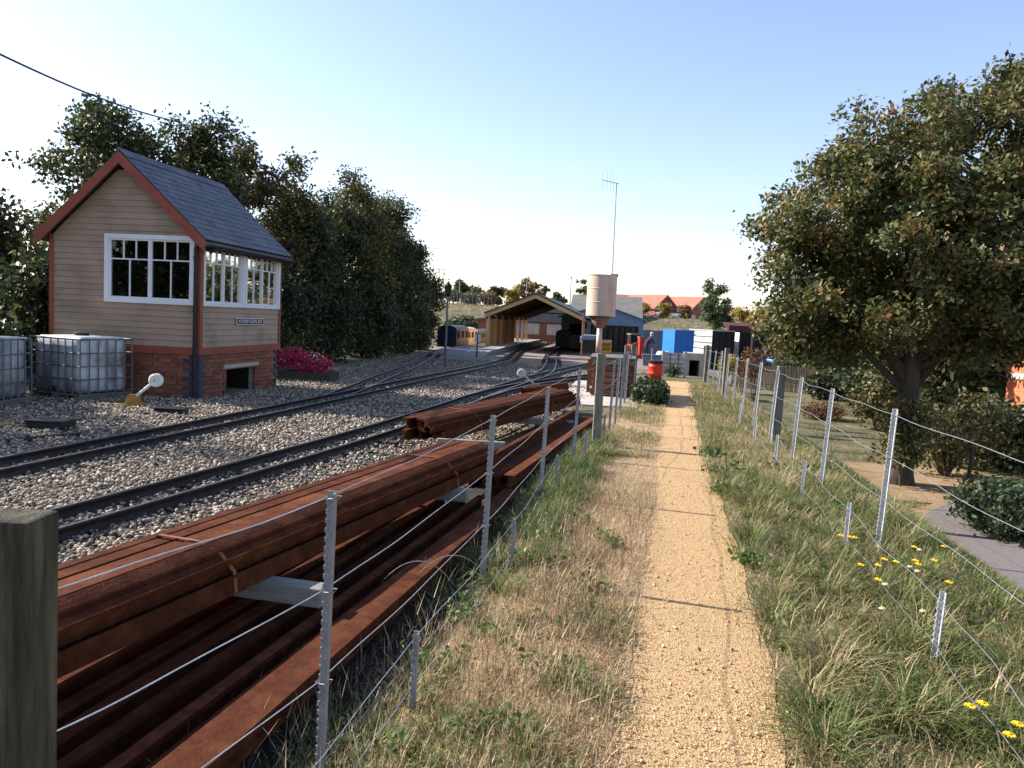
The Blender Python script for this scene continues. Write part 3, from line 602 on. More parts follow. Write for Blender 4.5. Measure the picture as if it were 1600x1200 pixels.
# the big maple
mp = at_z(1405,755,-1.08)
ml = [(.55,.2,5.0,2.5,2.5,2.1),(-1.0,-.4,4.2,1.7,1.9,1.7),(2.4,.2,5.0,2.5,2.4,2.4),(-.2,-1.2,4.0,1.7,1.4,1.4),(1.7,-1.0,4.1,1.9,1.5,1.5),(.4,0,6.1,1.6,1.6,1.2),(1.9,.3,6.6,1.4,1.4,1.0),(-.8,.2,5.5,1.4,1.4,1.3),
      (-2.0,-.2,3.6,1.0,1.2,1.1),(-1.75,0,4.6,1.1,1.2,1.1),(3.2,-.4,4.3,1.7,1.5,1.0),(-1.5,.1,2.9,.9,1.0,.6),(-.7,.3,2.9,1.0,1.1,.6),(.9,-.9,3.0,1.2,1.0,.6),(1.5,.2,2.9,.8,.9,.55),(3.4,0,6.0,1.6,1.5,1.4)]
tree('maple_tree', 'large spreading maple with autumn tinted leaves on the bank beside the asphalt path', 'tree', (mp.x,mp.y,mp.z), ml, 5600, 28, .053, 'leafM', .1, .22, 2.5, rmean=.53, shell=(.55,1.08), limbs=16, twigs=420, bough=.17, limb_f=.36)
ivy = thing('ivy_shoots', 'leafy shoots growing around the base of the maple trunk', 'plant', (mp.x,mp.y-.35,mp.z))
C = np.stack([rng.normal(-.12,.2,150), rng.normal(-.05,.12,150), rng.uniform(.45,1.5,150)],1); leaves('foliage', C, .07, 12, .055, 'leafM', ivy, rmean=.6)
MB().tube([(-.1,0,-.05),(-.15,-.05,.6),(-.1,-.08,1.3)], .02, 5).build('stem', 'twig', ivy)
def shrub(label, loc, rx, ry, h, n, per, size, m, name='shrub', rmean=.45, bare=0, group=None):
    r = thing(name, label, 'shrub', loc, group=group); st = MB()
    for i in range(10+bare):
        a = random.uniform(0,6.28); q = random.uniform(.3,1); e = Vector((math.cos(a)*rx*q, math.sin(a)*ry*q, h*random.uniform(.55,1)))
        st.tube([(random.uniform(-.06,.06),random.uniform(-.06,.06),-.05), e*.45+Vector((0,0,.1)), e], [.016,.01,.003], 4)
    st.build('stems', 'twig', r)
    C, d = crown_pts([(0,0,h*.5,rx,ry,h*.5),(rx*.4,0,h*.6,rx*.5,ry*.5,h*.4),(-rx*.4,0,h*.45,rx*.5,ry*.5,h*.4)], n, (.3,1.05)); C[:,2] = np.maximum(C[:,2], .04)
    leaves('foliage', C, .07 if h < 1.3 else .11, per, size, m, r, d, rmean=rmean); return r
def on(u, v, z=-1.1): q = at_z(u, v, z); return (q.x, q.y, g1(q.x, q.y))
def onit(u, v, h=0):
    z = -.3
    for _ in range(12): q = at_z(u, v, z+h); z = .5*z+.5*g1(q.x, q.y)
    return Vector((q.x, q.y, g1(q.x, q.y)))
q = onit(1585,850); shrub('dark evergreen shrub spilling over the right edge of the asphalt path', (q.x+.35,q.y+.5,q.z), .95, 1.1, .75, 700, 14, .04, 'leafD')
q = onit(1495,752); shrub('bare twiggy bush behind the black bollard', (q.x,q.y+.6,q.z), 1.2, .9, 1.7, 260, 10, .05, 'leafB', bare=60)
q = onit(1590,750); shrub('leafy bush in the shade of the maple', (q.x+.3,q.y+1.2,q.z), 1.5, 1.0, 1.45, 500, 14, .07, 'leafA', bare=25)
q = onit(1440,690); shrub('brambly bush behind the maple trunk', (q.x,q.y+2,q.z), 1.3, .9, 1.9, 420, 12, .07, 'leafB', bare=20)
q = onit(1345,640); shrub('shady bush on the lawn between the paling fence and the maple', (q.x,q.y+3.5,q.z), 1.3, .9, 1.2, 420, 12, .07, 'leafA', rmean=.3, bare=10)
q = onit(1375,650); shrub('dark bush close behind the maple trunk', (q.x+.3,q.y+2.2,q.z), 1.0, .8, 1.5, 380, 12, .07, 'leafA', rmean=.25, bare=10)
q = onit(1285,655); shrub('reddish bramble on the bank behind the wire fence', (q.x,q.y,q.z), .75, .6, .5, 260, 10, .035, 'dock', rmean=.3)
q = onit(1250,600); shrub('green bush where the paling fence meets the wire fence', (q.x-.3,q.y+1,q.z), 1.1, .8, 1.5, 420, 14, .06, 'leafG', rmean=.3)
for i, (x,y,h,rr,m,lab) in enumerate([(9.5,25.5,5.2,2.0,'leafA','dark tree standing behind the maple towards the paling fence'),(17.0,22.5,4.4,2.0,'leafA','dark tree between the maple and the brick house'),(16,36,6.5,3.0,'leafA','broad dark tree behind the brick house gable'),(21,44,8,3.5,'leafB','olive tree beyond the brick house roof'),(11.5,42,6.4,2.6,'leafA','dark tree beyond the paling fence and the parked cars'),(27,34,7.5,3.4,'leafA','dark tree at the garden side of the brick house'),(14.2,55,5.6,2.4,'leafA','rounded garden tree beyond the parked cars'),(18.5,62,6.4,2.8,'leafA','dark garden tree far behind the maple'),(23.5,72,6.5,3,'leafA','tall dark garden tree in the far gardens'),(29,80,6.5,3,'leafB','olive garden tree in the far gardens'),(15.8,66,6,2.6,'leafA','dark garden tree beside the far orange roofed house'),(22,81,7,3,'leafA','dark garden tree next to the red roofed row')]):
    tree('garden_tree', lab, 'tree', (x,y,g1(x,y)), lobeset(0,0,.2,h,rr,rr,9,i+90), 600, 10, .16, m, .2, .14, group='trees behind the maple', bough=.3)
bo = onit(1512,768); r = thing('bollard', 'thin black metal bollard beside the asphalt path', 'bollard', bo)
MB().lathe([(.03,-.05),(.03,.72),(.036,.73),(.036,.8),(.02,.83)], (0,0,0), 10).build('post', 'black', r); MB().lathe([(.06,0),(.06,.02)], (0,0,0), 10).build('foot', 'black', r)
# ------------------------------------------------------------------ stacked rusty rails
SP = [(-.055,0),(.055,0),(.055,.009),(.009,.022),(.009,.088),(.03,.096),(.03,.122),(-.03,.122),(-.03,.096),(-.009,.088),(-.009,.022),(-.055,.009)]
def rail_mesh(len_):
    mb = MB(); mb.prism(SP, lambda p,t: (p[0], t, p[1]), 0, len_); me = bpy.data.meshes.new('rusty_rail'); me.from_pydata(mb.v, [], mb.f); me.materials.append(MT['rust']); return me
def bundle(label, p0, p1, z, slots, straps, jitter=.12):
    d = Vector((p1[0]-p0[0], p1[1]-p0[1], 0)); ln = d.length; rz = math.atan2(-d.x, d.y)
    r = thing('rail_bundle', label, 'rails', (p0[0], p0[1], z), rz, 'bundles of rusty rails beside the fence'); me = rail_mesh(ln)
    for (x, zz, rot) in slots: inst('rail', me, r, (x, random.uniform(-jitter, jitter), zz), (0, R_(rot), 0))
    for s in straps:
        hull = [(-.31,.02),(-.33,.14),(-.2,.262),(.06,.262),(.2,.215),(.292,.125),(.305,.01),(.2,-.012),(-.2,-.012)]
        k = len(hull); M = MB()
        for i in range(k):
            a, b = hull[i], hull[(i+1) % k]; dx, dz = b[0]-a[0], b[1]-a[1]; l = math.hypot(dx, dz); nx, nz = -dz/l*-.004, dx/l*-.004
            M.add([(a[0],s-.012,a[1]),(b[0],s-.012,b[1]),(b[0],s+.012,b[1]),(a[0],s+.012,a[1]),(a[0]-nx,s-.012,a[1]-nz),(b[0]-nx,s-.012,b[1]-nz),(b[0]-nx,s+.012,b[1]-nz),(a[0]-nx,s+.012,a[1]-nz)], [(0,1,2,3),(7,6,5,4),(0,4,5,1),(1,5,6,2),(2,6,7,3),(3,7,4,0)])
        M.build('strap', 'strap', r)
    return r
FULL = [(-.22,0,0),(-.1,0,0),(.02,0,0),(.14,0,0),(-.16,.125,180),(-.04,.125,180),(.08,.125,180),          # core rows
        (.297,.062,-90),(.262,.165,-52),(.15,.24,-155+180+-50+23),(-.235,.128,0),(-.1,.128,0),(-.31,.08,90)]
FULL = [(-.23,0,0),(-.115,0,0),(0,0,0),(.115,0,0),(.215,.0,0),(-.17,.245,180),(-.055,.125,0),
        (.3,.055,-90),(.262,.155,-58),(.16,.232,-158),(.045,.255,180),(-.24,.128,0)]
lb_ = bundle('long bundle of rusty rails strapped together, lying on sawn timbers by the near fence post', (-2.6,1.0), (-1.33,7.55), .23, FULL, (2.75, 5.6), .1); lb_.scale = (.93,1,.9)
bundle('shorter strapped bundle of rusty rails with its ragged end towards the track points', (-2.3,9.35), (-.93,14.7), .16, FULL, (1.1, 4.0), .22)
bundle('low bundle of rusty rails lying in the grass under the fence wires', (-1.17,7.6), (-.52,12.9), .0, [(-.18,0,0),(-.06,0,0),(.06,0,0),(.17,.13,180),(.04,.13,180),(-.12,.13,0)], (), .15)
lowme = rail_mesh(6.6)
strip('shade_darkened_ground', lambda y: -2.95+.11*y, lambda y: -1.28+.085*y, np.arange(-1, 9.2, .25), 'shade_earth', .009, 8, .05)  # dark earth strip, its colour also holding the deep shade beneath the bundle
for i, (x, zz, rot, lab) in enumerate([(-1.3,.02,0,'rusty rail with its flat foot up, outermost of the row under the fence'),(-1.47,-.0,0,'rusty rail lying second from the fence under the long bundle'),(-1.62,.0,0,'rusty rail lying third from the fence under the long bundle'),(-1.78,.0,0,'rusty rail lying fourth from the fence under the long bundle'),(-1.95,.0,0,'rusty rail lying fifth from the fence under the long bundle'),(-2.12,.0,0,'rusty rail lying sixth from the fence under the long bundle'),(-2.28,.0,0,'rusty rail lying seventh from the fence under the long bundle'),(-2.44,.0,0,'rusty rail lying eighth from the fence under the long bundle'),(-2.6,.0,0,'rusty rail lying on the ground nearest the track')]):
    o = bpy.data.objects.new('rusty_rail', lowme); COL.objects.link(o); tag(o, lab, 'rail', 'loose rusty rails on the ground')
    o.location = (x-.22, .55+random.uniform(-.2,.2)-(.0 if i else -.0), -.07+zz+(.165 if i == 0 else 0)); o.rotation_euler = (0, math.pi if i == 0 else 0, R_(-5.7-random.uniform(0,1.2)))
o = bpy.data.objects.new('rusty_rail', lowme); COL.objects.link(o); tag(o, 'rusty rail with its foot edge against the outermost flat rail', 'rail', 'loose rusty rails on the ground'); o.location = (-1.59,.6,.1); o.rotation_euler = (0, R_(180), R_(-5.9))
def timber(label, x0, x1, y, z, rz=-11, h=.1, w_=.11):
    r = MB(); r.box((0,-w_/2,0),(x1-x0,w_/2,h)); o = r.build('timber_bearer', 'bearer', bevel=.006); o.location = (x0,y,z); o.rotation_euler = (0,0,R_(rz)); tag(o, label, 'timber', 'sawn timbers under the rails')
timber('grey sawn timber sticking out under the long rail bundle near its strap', -2.45,-1.42,3.98,.13,-6)
timber('sawn timber carrying the far end of the long rail bundle', -2.0,-1.16,6.5,.13,-6,.1,.09)
timber('sawn timber plank across the low rails between the two strapped bundles', -2.0,-1.22,8.9,.13,4,.12,.05)
timber('sawn timber under the middle of the shorter rail bundle', -1.75,-.62,12.2,.06,-8,.1,.1)
# concrete slab and timber stack, scrap pipe
tag(MB().box((-1.15,15.9,-.12),(.42,22.5,.03)).build('concrete_slab', 'concrete'), kind='structure')
cr = thing('timber_stack', 'square stack of brown stained timbers with a grey top on the concrete slab', 'timber stack', (-.12,19.0,.0))
for k in range(6):
    for j, yy in enumerate((-.8,-.4,0,.4,.8)):
        zz = .06+k*.135; m = 'crate' if k < 5 else 'greywood'
        MB().box((-.46+random.uniform(-.03,.03),yy-.16,zz),(.44+random.uniform(-.03,.03),yy+.16,zz+.118)).build('timber', m, cr, bevel=.006)
for x in (-.4,.38): MB().box((x-.05,-.98,-.0),(x+.05,.98,.06)).build('bearer', 'greywood', cr)
lid = MB(); lid.box((-.52,-1.0,.862),(.5,1.0,.9)); lid.build('top_board', 'greywood', cr)
MB().box((-.56,-1.03,.1),(-.49,-.9,.84)).build('upright', 'crate', cr); MB().box((-.56,.8,.1),(-.49,.95,.84)).build('upright', 'crate', cr)
pp = MB(); pp.tube([(-1.75,14.9,.3),(-.95,15.3,.42)], .085, 16, False); pp.tube([(-.95,15.3,.42),(-1.75,14.9,.3)], .075, 16, False); tag(pp.build('scrap_pipe', 'rust', smooth=True), 'short rusty pipe resting on the end of the shorter rail bundle', 'pipe')
# ------------------------------------------------------------------ wire fences
def wiggle(a, b, n, amp, sag):
    out = []; ph = random.uniform(0,6)
    for i in range(n+1):
        t = i/n; p = a.lerp(b, t); e = math.sin(math.pi*t)
        out.append(p+Vector((amp*e*math.sin(9*t+ph), 0, amp*e*math.cos(7*t+ph)-sag*e)))
    return out
def Lpost(h, w_=.034, t=.006, notch=False):
    m = MB(); m.box((-w_/2,-t/2,-.25),(w_/2,t/2,h)); m.box((w_/2-t,-w_,-.25),(w_/2,-t/2,h-.004))
    if notch:
        z = .03
        while z < h-.03: m.box((-w_/2-.004,-t/2-.002,z),(-w_/2+.006,t/2+.002,z+.016)); m.box((-.004,-t/2-.005,z+.002),(.006,-t/2,z+.014)); z += .034
    me = bpy.data.meshes.new('post'); me.from_pydata(m.v, [], m.f); return me
def square(w_, h, m, name='post'):
    k = MB(); k.box((-w_/2,-w_/2,-.3),(w_/2,w_/2,h)); return k
def fence(name, label, posts, stubs, woods, heights, stub_h, mtl, lean, notch, swire):
    base = posts[0]; r = thing(name, label, 'fence', (base[0], base[1], g1(*base))); o = r.location.copy()
    pm = Lpost(1.1, notch=notch); pm.materials.append(MT[mtl]); sm = Lpost(stub_h, .026, notch=notch); sm.materials.append(MT[mtl])
    for (x, y) in posts: inst('post', pm, r, (x-o.x, y-o.y, g1(x,y)-o.z+random.uniform(-.02,.02)), (R_(random.uniform(-.8,.8)), R_(lean+random.uniform(-.5,.5)), random.uniform(-.2,.2)))
    for (x, y) in stubs: inst('short_post', sm, r, (x-o.x, y-o.y, g1(x,y)-o.z), (R_(random.uniform(-1.5,1.5)), R_(lean*.6+random.uniform(-1,1)), random.uniform(-.2,.2)))
    wm = {}
    for (x, y, w_, h, m) in woods:
        k = square(w_, h, m); ob = k.build('wooden_post', m, r, bevel=.008); ob.location = (x-o.x, y-o.y, g1(x,y)-o.z); ob.rotation_euler = (0, R_(lean*.3), R_(6))
    allp = sorted([(x, y) for x, y in posts]+[(x, y) for x, y, *_ in woods], key=lambda p: p[1]); ln = math.tan(R_(lean))
    for h in heights:
        pts = []
        for a, b in zip(allp[:-1], allp[1:]):
            A = Vector((a[0]+h*ln-.018, a[1]-.02, g1(*a)+h))-o; B = Vector((b[0]+h*ln-.018, b[1]-.02, g1(*b)+h))-o
            pts += wiggle(A, B, 14, .009, .012)[:-1]
        pts.append(B); MB().tube(pts, .0023, 5).build('wire', 'wire', r)
        for a in allp:
            tie = MB()
            if a[1] < 13: A = Vector((a[0]+h*ln, a[1]-.01, g1(*a)+h))-o; tie.tube([A+Vector((-.026,-.014,-.004)),A+Vector((.026,-.022,0)),A+Vector((.026,.014,.003)),A+Vector((-.026,.014,0)),A+Vector((-.026,-.02,.004))], .0022, 4); tie.build('wire_tie', 'wire', r)
    st = sorted(stubs, key=lambda p: p[1])
    for h in swire:
        pts = []
        for a, b in zip(st[:-1], st[1:]):
            A = Vector((a[0]-.008, a[1]-.01, g1(*a)+h))-o; B = Vector((b[0]-.008, b[1]-.01, g1(*b)+h))-o; pts += wiggle(A, B, 10, .012, .015)[:-1]
        pts.append(B); MB().tube(pts, .0017, 5).build('wire', 'wire', r)
    return r
LP = [(-1.0,2.72),(-.79,5.0),(-.655,7.4),(-.47,9.6)]+[(-.18+.055*(y-10.5), y) for y in (12.2,13.7,15.2,16.8,18.4,20.0,21.6)]
LW = [(-1.275,1.55,.118,1.27,'mosswood'),(-.24,10.75,.11,1.24,'greywood'),(.16,17.6,.1,1.2,'greywood'),(.33,19.6,.1,1.2,'greywood'),(.45,22.6,.1,1.2,'greywood')]
LS = [(-.92,1.5),(-.8,3.28),(-.63,5.22),(-.54,7.75),(-.33,9.4),(-.15,11.3),(.0,13.2)]
fence('wire_fence', 'grey steel and wire fence between the gravel path and the stacked rails', LP, LS, LW, (1.08,.74,.4,.06), .37, 'fencemetal', 1.2, True, (.33,.12))
RP = [(1.95,1.8),(2.0,3.6),(2.085,6.5),(2.17,8.7),(2.26,10.55)]+[(2.26+.03*(y-12), y) for y in (12.15,13.9,15.6,17.3,19.0,20.8,22.6,24.4)]
RW = [(2.36,12.2,.11,1.14,'greywood'),(2.58,20.0,.11,1.2,'greywood'),(2.68,25.4,.1,1.2,'greywood')]
RS = [(1.45,2.3),(1.64,4.15),(1.76,6.2),(1.85,8.1),(1.95,10.0),(2.02,12.0),(2.12,14.2)]
fence('wire_fence', 'galvanised wire fence on the grass verge above the asphalt path', RP, RS, RW, (1.05,.72,.39), .4, 'galv', 2.6, True, (.36,.14))
# ------------------------------------------------------------------ grass
def blades(name, P, h, wd, m, lean=.5, rmean=.4, rsd=.28, curl=.5, pv=.28):
    n = len(P); a = rng.uniform(0,2*np.pi,n); dirv = np.stack([np.cos(a),np.sin(a),np.zeros(n)],1); side = np.stack([-np.sin(a),np.cos(a),np.zeros(n)],1)
    hh = h*.82*rng.uniform(.45,1.25,n); w0_ = 1.25; le = np.abs(rng.normal(0,lean,n))
    up = np.array([0,0,1.0]); b1 = P+up*(hh*.55)[:,None]*np.cos(le)[:,None]+dirv*(hh*.55*np.sin(le))[:,None]
    l2 = le+curl*rng.uniform(.3,1.4,n); b2 = b1+up*(hh*.5*np.cos(l2))[:,None]+dirv*(hh*.5*np.sin(l2))[:,None]
    w_ = (wd*w0_*rng.uniform(.6,1.4,n))[:,None]
    V = np.stack([P-side*w_, P+side*w_, b1+(b2-b1)*.12, b1-side*w_*.8, b1+side*w_*.8, b2], 1).reshape(-1,3)
    i = (np.arange(n)*6)[:,None]; Fc = np.concatenate([i+np.array([[0,1,2]]), i+np.array([[3,4,5]])], 1).reshape(-1,3)
    return tag(fast(name, V, Fc, m, np.repeat(np.clip(rng.normal(rmean,rsd,n)+pv*(np.sin(P[:,0]*2.9+1.7*np.sin(P[:,1]*1.9))*np.cos(P[:,1]*2.3+1.1*np.sin(P[:,0]*3.7))),0,1),2)), kind='stuff')
def patchy(P, sc, thr, ph=0):
    v = np.sin(P[:,0]*sc+ph+np.sin(P[:,1]*sc*.7)*1.3)*np.cos(P[:,1]*sc*.83+ph*2+np.sin(P[:,0]*sc*.6)*1.5)+.5*np.sin(P[:,0]*sc*2.3+P[:,1]*sc*1.9+ph)
    return v > thr+rng.normal(0,.25,len(P))
def tufts(P, per, sp):
    n = len(P)*per; Q = np.repeat(P, per, 0); Q[:,:2] += rng.normal(0, sp, (n,2)); Q[:,2] = gz(Q[:,0], Q[:,1])-.015; return Q
rightv = lambda y: pathR(y)-.05+abs(rng.normal(0,.1))+.04*math.sin(y*5)
P = scatter(10500, 2.0, 9, rightv, lambda y: 2.3+.04*y, 1.3); P = tufts(P, 6, .045)
blades('verge_grass', P, .085, .003, 'grassG', .7, .46, .24, .8)
P = scatter(3600, 2.0, 8, lambda y: pathR(y)+.2, lambda y: 2.4+.04*y, 1.2); P = P[patchy(P,2.6,.2)]; P = tufts(P, 10, .05)
blades('verge_grass', P, .2, .0034, 'grassG', .6, .5, .22, 1.1)
P = scatter(5500, 8, 26, rightv, lambda y: 2.3+.035*y, 1.4); P = tufts(P, 6, .07)
blades('verge_grass', P, .13, .0055, 'grassG', .6, .56, .24, .7)
P = scatter(1100, 2.2, 24, lambda y: pathR(y)+.12, lambda y: 2.5+.035*y, 1.2); P = tufts(P, 5, .05)
blades('dry_stems', P, .25, .0022, 'straw', .6, .5, .25, .6)
P = scatter(1500, 2.2, 12, lambda y: pathR(y)+.05, lambda y: 2.3+.035*y, 1.2); P = P[patchy(P,3.1,.1,4)]; P = tufts(P, 7, .06)
blades('dead_grass', P, .1, .0026, 'straw', 1.2, .4, .25, .7)
# bank to the right of the fence
P = scatter(7500, 2.2, 14, lambda y: 2.15+.035*y, lambda y: aL(y)-.3, 1.2); P = tufts(P, 6, .06)
blades('bank_grass', P, .13, .004, 'grassG', .6, .36, .22, .7)
P = scatter(5500, 12, 34, lambda y: 2.4+.035*y, lambda y: 8.5+.05*y, 1.3); P = P[~((P[:,0] > 4.3) & (P[:,1] < 18.3))]; P = tufts(P, 6, .1)
blades('bank_grass', P, .08, .007, 'grassG', .6, .42, .2, .6)
# left verge: bare tan ground, flattened straw and green tufts
lv = lambda y: float(np.interp(y, [0,2.7,5,7.2,10,16,22], [-1.35,-1.1,-.85,-.72,-.5,-.0,.35]))
strip('dry_verge', lambda y: lv(y)+.02, lambda y: pathL(y)+.12, np.arange(0, 24, .2), 'straw_earth', .004, 8, .02)
P = scatter(6500, 2.0, 12, lv, lambda y: pathL(y)-.02-abs(rng.normal(0,.06)), 1.3); P = P[~patchy(P,1.7,.45,2.2)]; P = tufts(P, 5, .05)
blades('dry_grass', P, .075, .0022, 'straw', 1.3, .55, .28, .4)
P = scatter(34000, 2.2, 8.5, lambda y: lv(y)+.05, lambda y: pathL(y)+.03-abs(rng.normal(0,.08)), 1.4); P[:,2] += .004
blades('straw_thatch', P, .12, .0021, 'straw', 1.55, .62, .3, .08)
P = scatter(14000, 2.0, 7, lambda y: pathR(y)-.04+abs(rng.normal(0,.05)), lambda y: 2.2+.03*y, 1.3); P[:,2] += .004
blades('straw_thatch', P, .11, .0021, 'straw', 1.45, .3, .3, .15)
P = scatter(5200, 2.0, 11, lambda y: lv(y)-.05, lambda y: pathL(y)-.12-abs(rng.normal(0,.06)), 1.2); P = P[patchy(P,2.1,.75,2.2)]; P = tufts(P, 8, .05)
blades('verge_grass', P, .1, .003, 'grassG', .7, .4, .24, .8)
P = scatter(900, 5.2, 11.5, lambda y: lv(y)-.12, lambda y: lv(y)+.42, 1.0); P = P[patchy(P,2.4,-.25,1.3)]; P = tufts(P, 14, .06)
blades('verge_grass', P, .21, .0038, 'grassG', .5, .34, .18, .8)
P = scatter(800, 1.8, 3.6, lambda y: lv(y)-.1, lambda y: lv(y)+1.0, 1.0); P = P[patchy(P,2.4,.1,.3)]; P = tufts(P, 14, .05)
blades('verge_grass', P, .15, .003, 'grassG', .6, .38, .2, .9)
P = scatter(1500, 2.2, 4.6, lambda y: lv(y)+.2, lambda y: pathL(y)-.02, 1.0); P = P[patchy(P,3.3,.1,5)]; P = tufts(P, 10, .05)
blades('verge_grass', P, .09, .003, 'grassG', .8, .45, .25, .9)
P = scatter(4500, 10, 25, lambda y: lv(y)-.1, lambda y: pathL(y)-.03-abs(rng.normal(0,.08)), 1.4); P = P[patchy(P,1.4,-.3,.3)]; P = tufts(P, 5, .07)
blades('verge_grass', P, .12, .005, 'grassG', .7, .62, .25, .6)
P = scatter(520, 2.0, 6.5, lambda y: lv(y)-.15, lambda y: lv(y)+.75, 1.0); P = P[patchy(P,2.3,-.2,1)]; P = tufts(P, 5, .08)
blades('dry_stems', P, .3, .0022, 'straw', 1.4, .65, .25, .25)
P = scatter(700, 1.6, 7, lambda y: lv(y)-.5, lambda y: lv(y)+.1, 1.0); P = tufts(P, 4, .06)
blades('dry_stems', P, .2, .002, 'straw', 1.3, .25, .2, .3)
# tussocks and low weeds
def tussocks(name, C, per, sp, h, wd, m, rmean, curl=1.3):
    n = len(C)*per; Q = np.repeat(C, per, 0); off = rng.normal(0, sp, (n,2)); Q[:,:2] += off; Q[:,2] = gz(Q[:,0], Q[:,1])-.01
    a = np.arctan2(off[:,1], off[:,0])+rng.normal(0,.5,n); hs = np.repeat(rng.uniform(.6,1.25,len(C)), per); hh = h*hs*rng.uniform(.5,1.15,n)
    dv = np.stack([np.cos(a),np.sin(a),np.zeros(n)],1); sd_ = np.stack([-np.sin(a),np.cos(a),np.zeros(n)],1); le = np.abs(rng.normal(.35,.25,n)); up = np.array([0,0,1.0]); p = [Q]
    for k in range(3): l = le+curl*(k+.3)*.42*rng.uniform(.7,1.3,n); p.append(p[-1]+up*(hh*.38*np.cos(l))[:,None]+dv*(hh*.38*np.sin(l))[:,None])
    for q_ in p[1:]: q_[:,2] = np.maximum(q_[:,2], gz(q_[:,0], q_[:,1])+.012)
    w_ = (wd*rng.uniform(.7,1.3,n))[:,None]
    V = np.stack([p[0]-sd_*w_, p[0]+sd_*w_, p[1]-sd_*w_, p[1]+sd_*w_, p[2]-sd_*w_*.7, p[2]+sd_*w_*.7, p[3]], 1).reshape(-1,3); i = (np.arange(n)*7)[:,None]
    Fc = np.concatenate([i+np.array([t]) for t in ([0,1,3],[0,3,2],[2,3,5],[2,5,4],[4,5,6])], 1).reshape(-1,3)
    rn = np.repeat(np.clip(rng.normal(rmean,.2,len(C)),0,1), per)+rng.normal(0,.17,n)
    return tag(fast(name, V, Fc, m, np.repeat(np.clip(rn,0,1),5)), kind='stuff')
C = scatter(230, 2.2, 9, lambda y: pathR(y)+.06, lambda y: 2.3+.035*y, 1.3); tussocks('grass_tussocks', C, 70, .045, .27, .0028, 'grassG', .45)
C = scatter(48, 2.3, 3.7, lambda y: lv(y)+.12, lambda y: pathL(y)-.1, 1.0); C = C[patchy(C,2.6,-.1,2)]; tussocks('grass_tussocks', C, 70, .05, .17, .0027, 'grassG', .33)
C = scatter(70, 4.4, 11, lambda y: lv(y)-.1, lambda y: lv(y)+.4, 1.0); tussocks('grass_tussocks', C, 70, .05, .24, .003, 'grassG', .3)
def weeds(name, C, m, rmean, size):
    o = leaves(name, np.concatenate([C+np.array([dx,dy,.03+.02*abs(dx*20)]) for dx,dy in rng.normal(0,.05,(7,2))]), .02, 4, size, m, None, rmean=rmean); return tag(o, kind='stuff')
C = scatter(130, 2.2, 10, lambda y: pathR(y)+.0, lambda y: 2.2+.035*y, 1.2); C = C[patchy(C,2.2,0,3)]; weeds('low_weeds', C, 'weed', .5, .026)
C = scatter(45, 2.3, 7, lambda y: lv(y)+.1, lambda y: pathL(y)-.15, 1.0); weeds('low_weeds', C, 'weed', .4, .02)
# curled dead stems over the front rail
for i, (u, v, u2, v2, lab) in enumerate([(600,915,715,915,'pale dead stem arching over the outermost rail'),(655,905,640,830,'shorter pale dead stem bent over the rail')]):
    a = at_z(u+110, v, -.03); b = at_z(u, v-10, .12); m_ = (a+b)/2+Vector((0,0,.26)); cv = [a*(1-t)**2+m_*2*t*(1-t)+b*t*t for t in np.linspace(0,1,14)]
    tag(MB().tube(cv, [.0042-.0002*k for k in range(14)], 5).build('dry_bramble', 'bearer'), lab, 'plant')
# flowers
def flower(u, v, kind, sz):
    q = onit(u, v, .2); r = thing('wild_flower', ('yellow ' if kind == 'petalY' else 'white ')+('daisy like flower in the grass patch around the short fence posts' if v < 1000 else 'daisy like flower in the long grass apart from the flower patch'), 'flower', q, random.uniform(0,6), 'yellow flowers in the verge' if kind == 'petalY' else 'white flowers in the verge')
    MB().tube([(0,0,-.03),(.01,.01,.1),(0,0,.2)], .0022, 4).build('stem', MT['grassG'], r)
    h = MB(); k = 12
    for i in range(k):
        a = 2*math.pi*i/k; c, s_ = math.cos(a), math.sin(a); wv = .3*sz
        h.add([(c*.004,s_*.004,.2),(c*sz*.7-s_*wv,s_*sz*.7+c*wv,.206),(c*sz,s_*sz,.2),(c*sz*.7+s_*wv,s_*sz*.7-c*wv,.206)], [(0,1,2,3)])
    h.build('petals', kind, r); MB().lathe([(.006,.2),(.007,.207),(.003,.212)], (0,0,0), 8).build('eye', 'petalY', r)
for (a, b) in [(640,110),(685,118),(705,120),(735,248),(815,250),(845,222),(900,234),(985,165),(990,228),(1003,245),(1078,227),(815,317),(1148,330),(1245,910),(1305,898),(1470,995),(1430,1045),(1125,162)]: flower(1100+a/3, 800+b/3, 'petalY', .024)
for (a, b) in [(1010,178),(850,340),(1025,465),(1120,470),(835,453),(965,258),(1000,278)]: flower(1100+a/3, 800+b/3, 'petalW', .018)
def rosette(label, u, v, n, s):
    q = onit(u, v); r = thing('broad_leaf_weed', label, 'weed', q); C = np.stack([rng.normal(0,s,n),rng.normal(0,s,n),rng.uniform(.02,.1,n)],1); leaves('leaves', C, .012, 3, .028, 'weed', r, rmean=.5)
rosette('bright green broad leaved weed at the path edge nearest the yellow flowers', 1168,885,40,.06); rosette('green weed patch on the path edge under the fence wires', 1130,770,40,.1); rosette('small green weed patch beside the far path edge', 1112,715,40,.1)
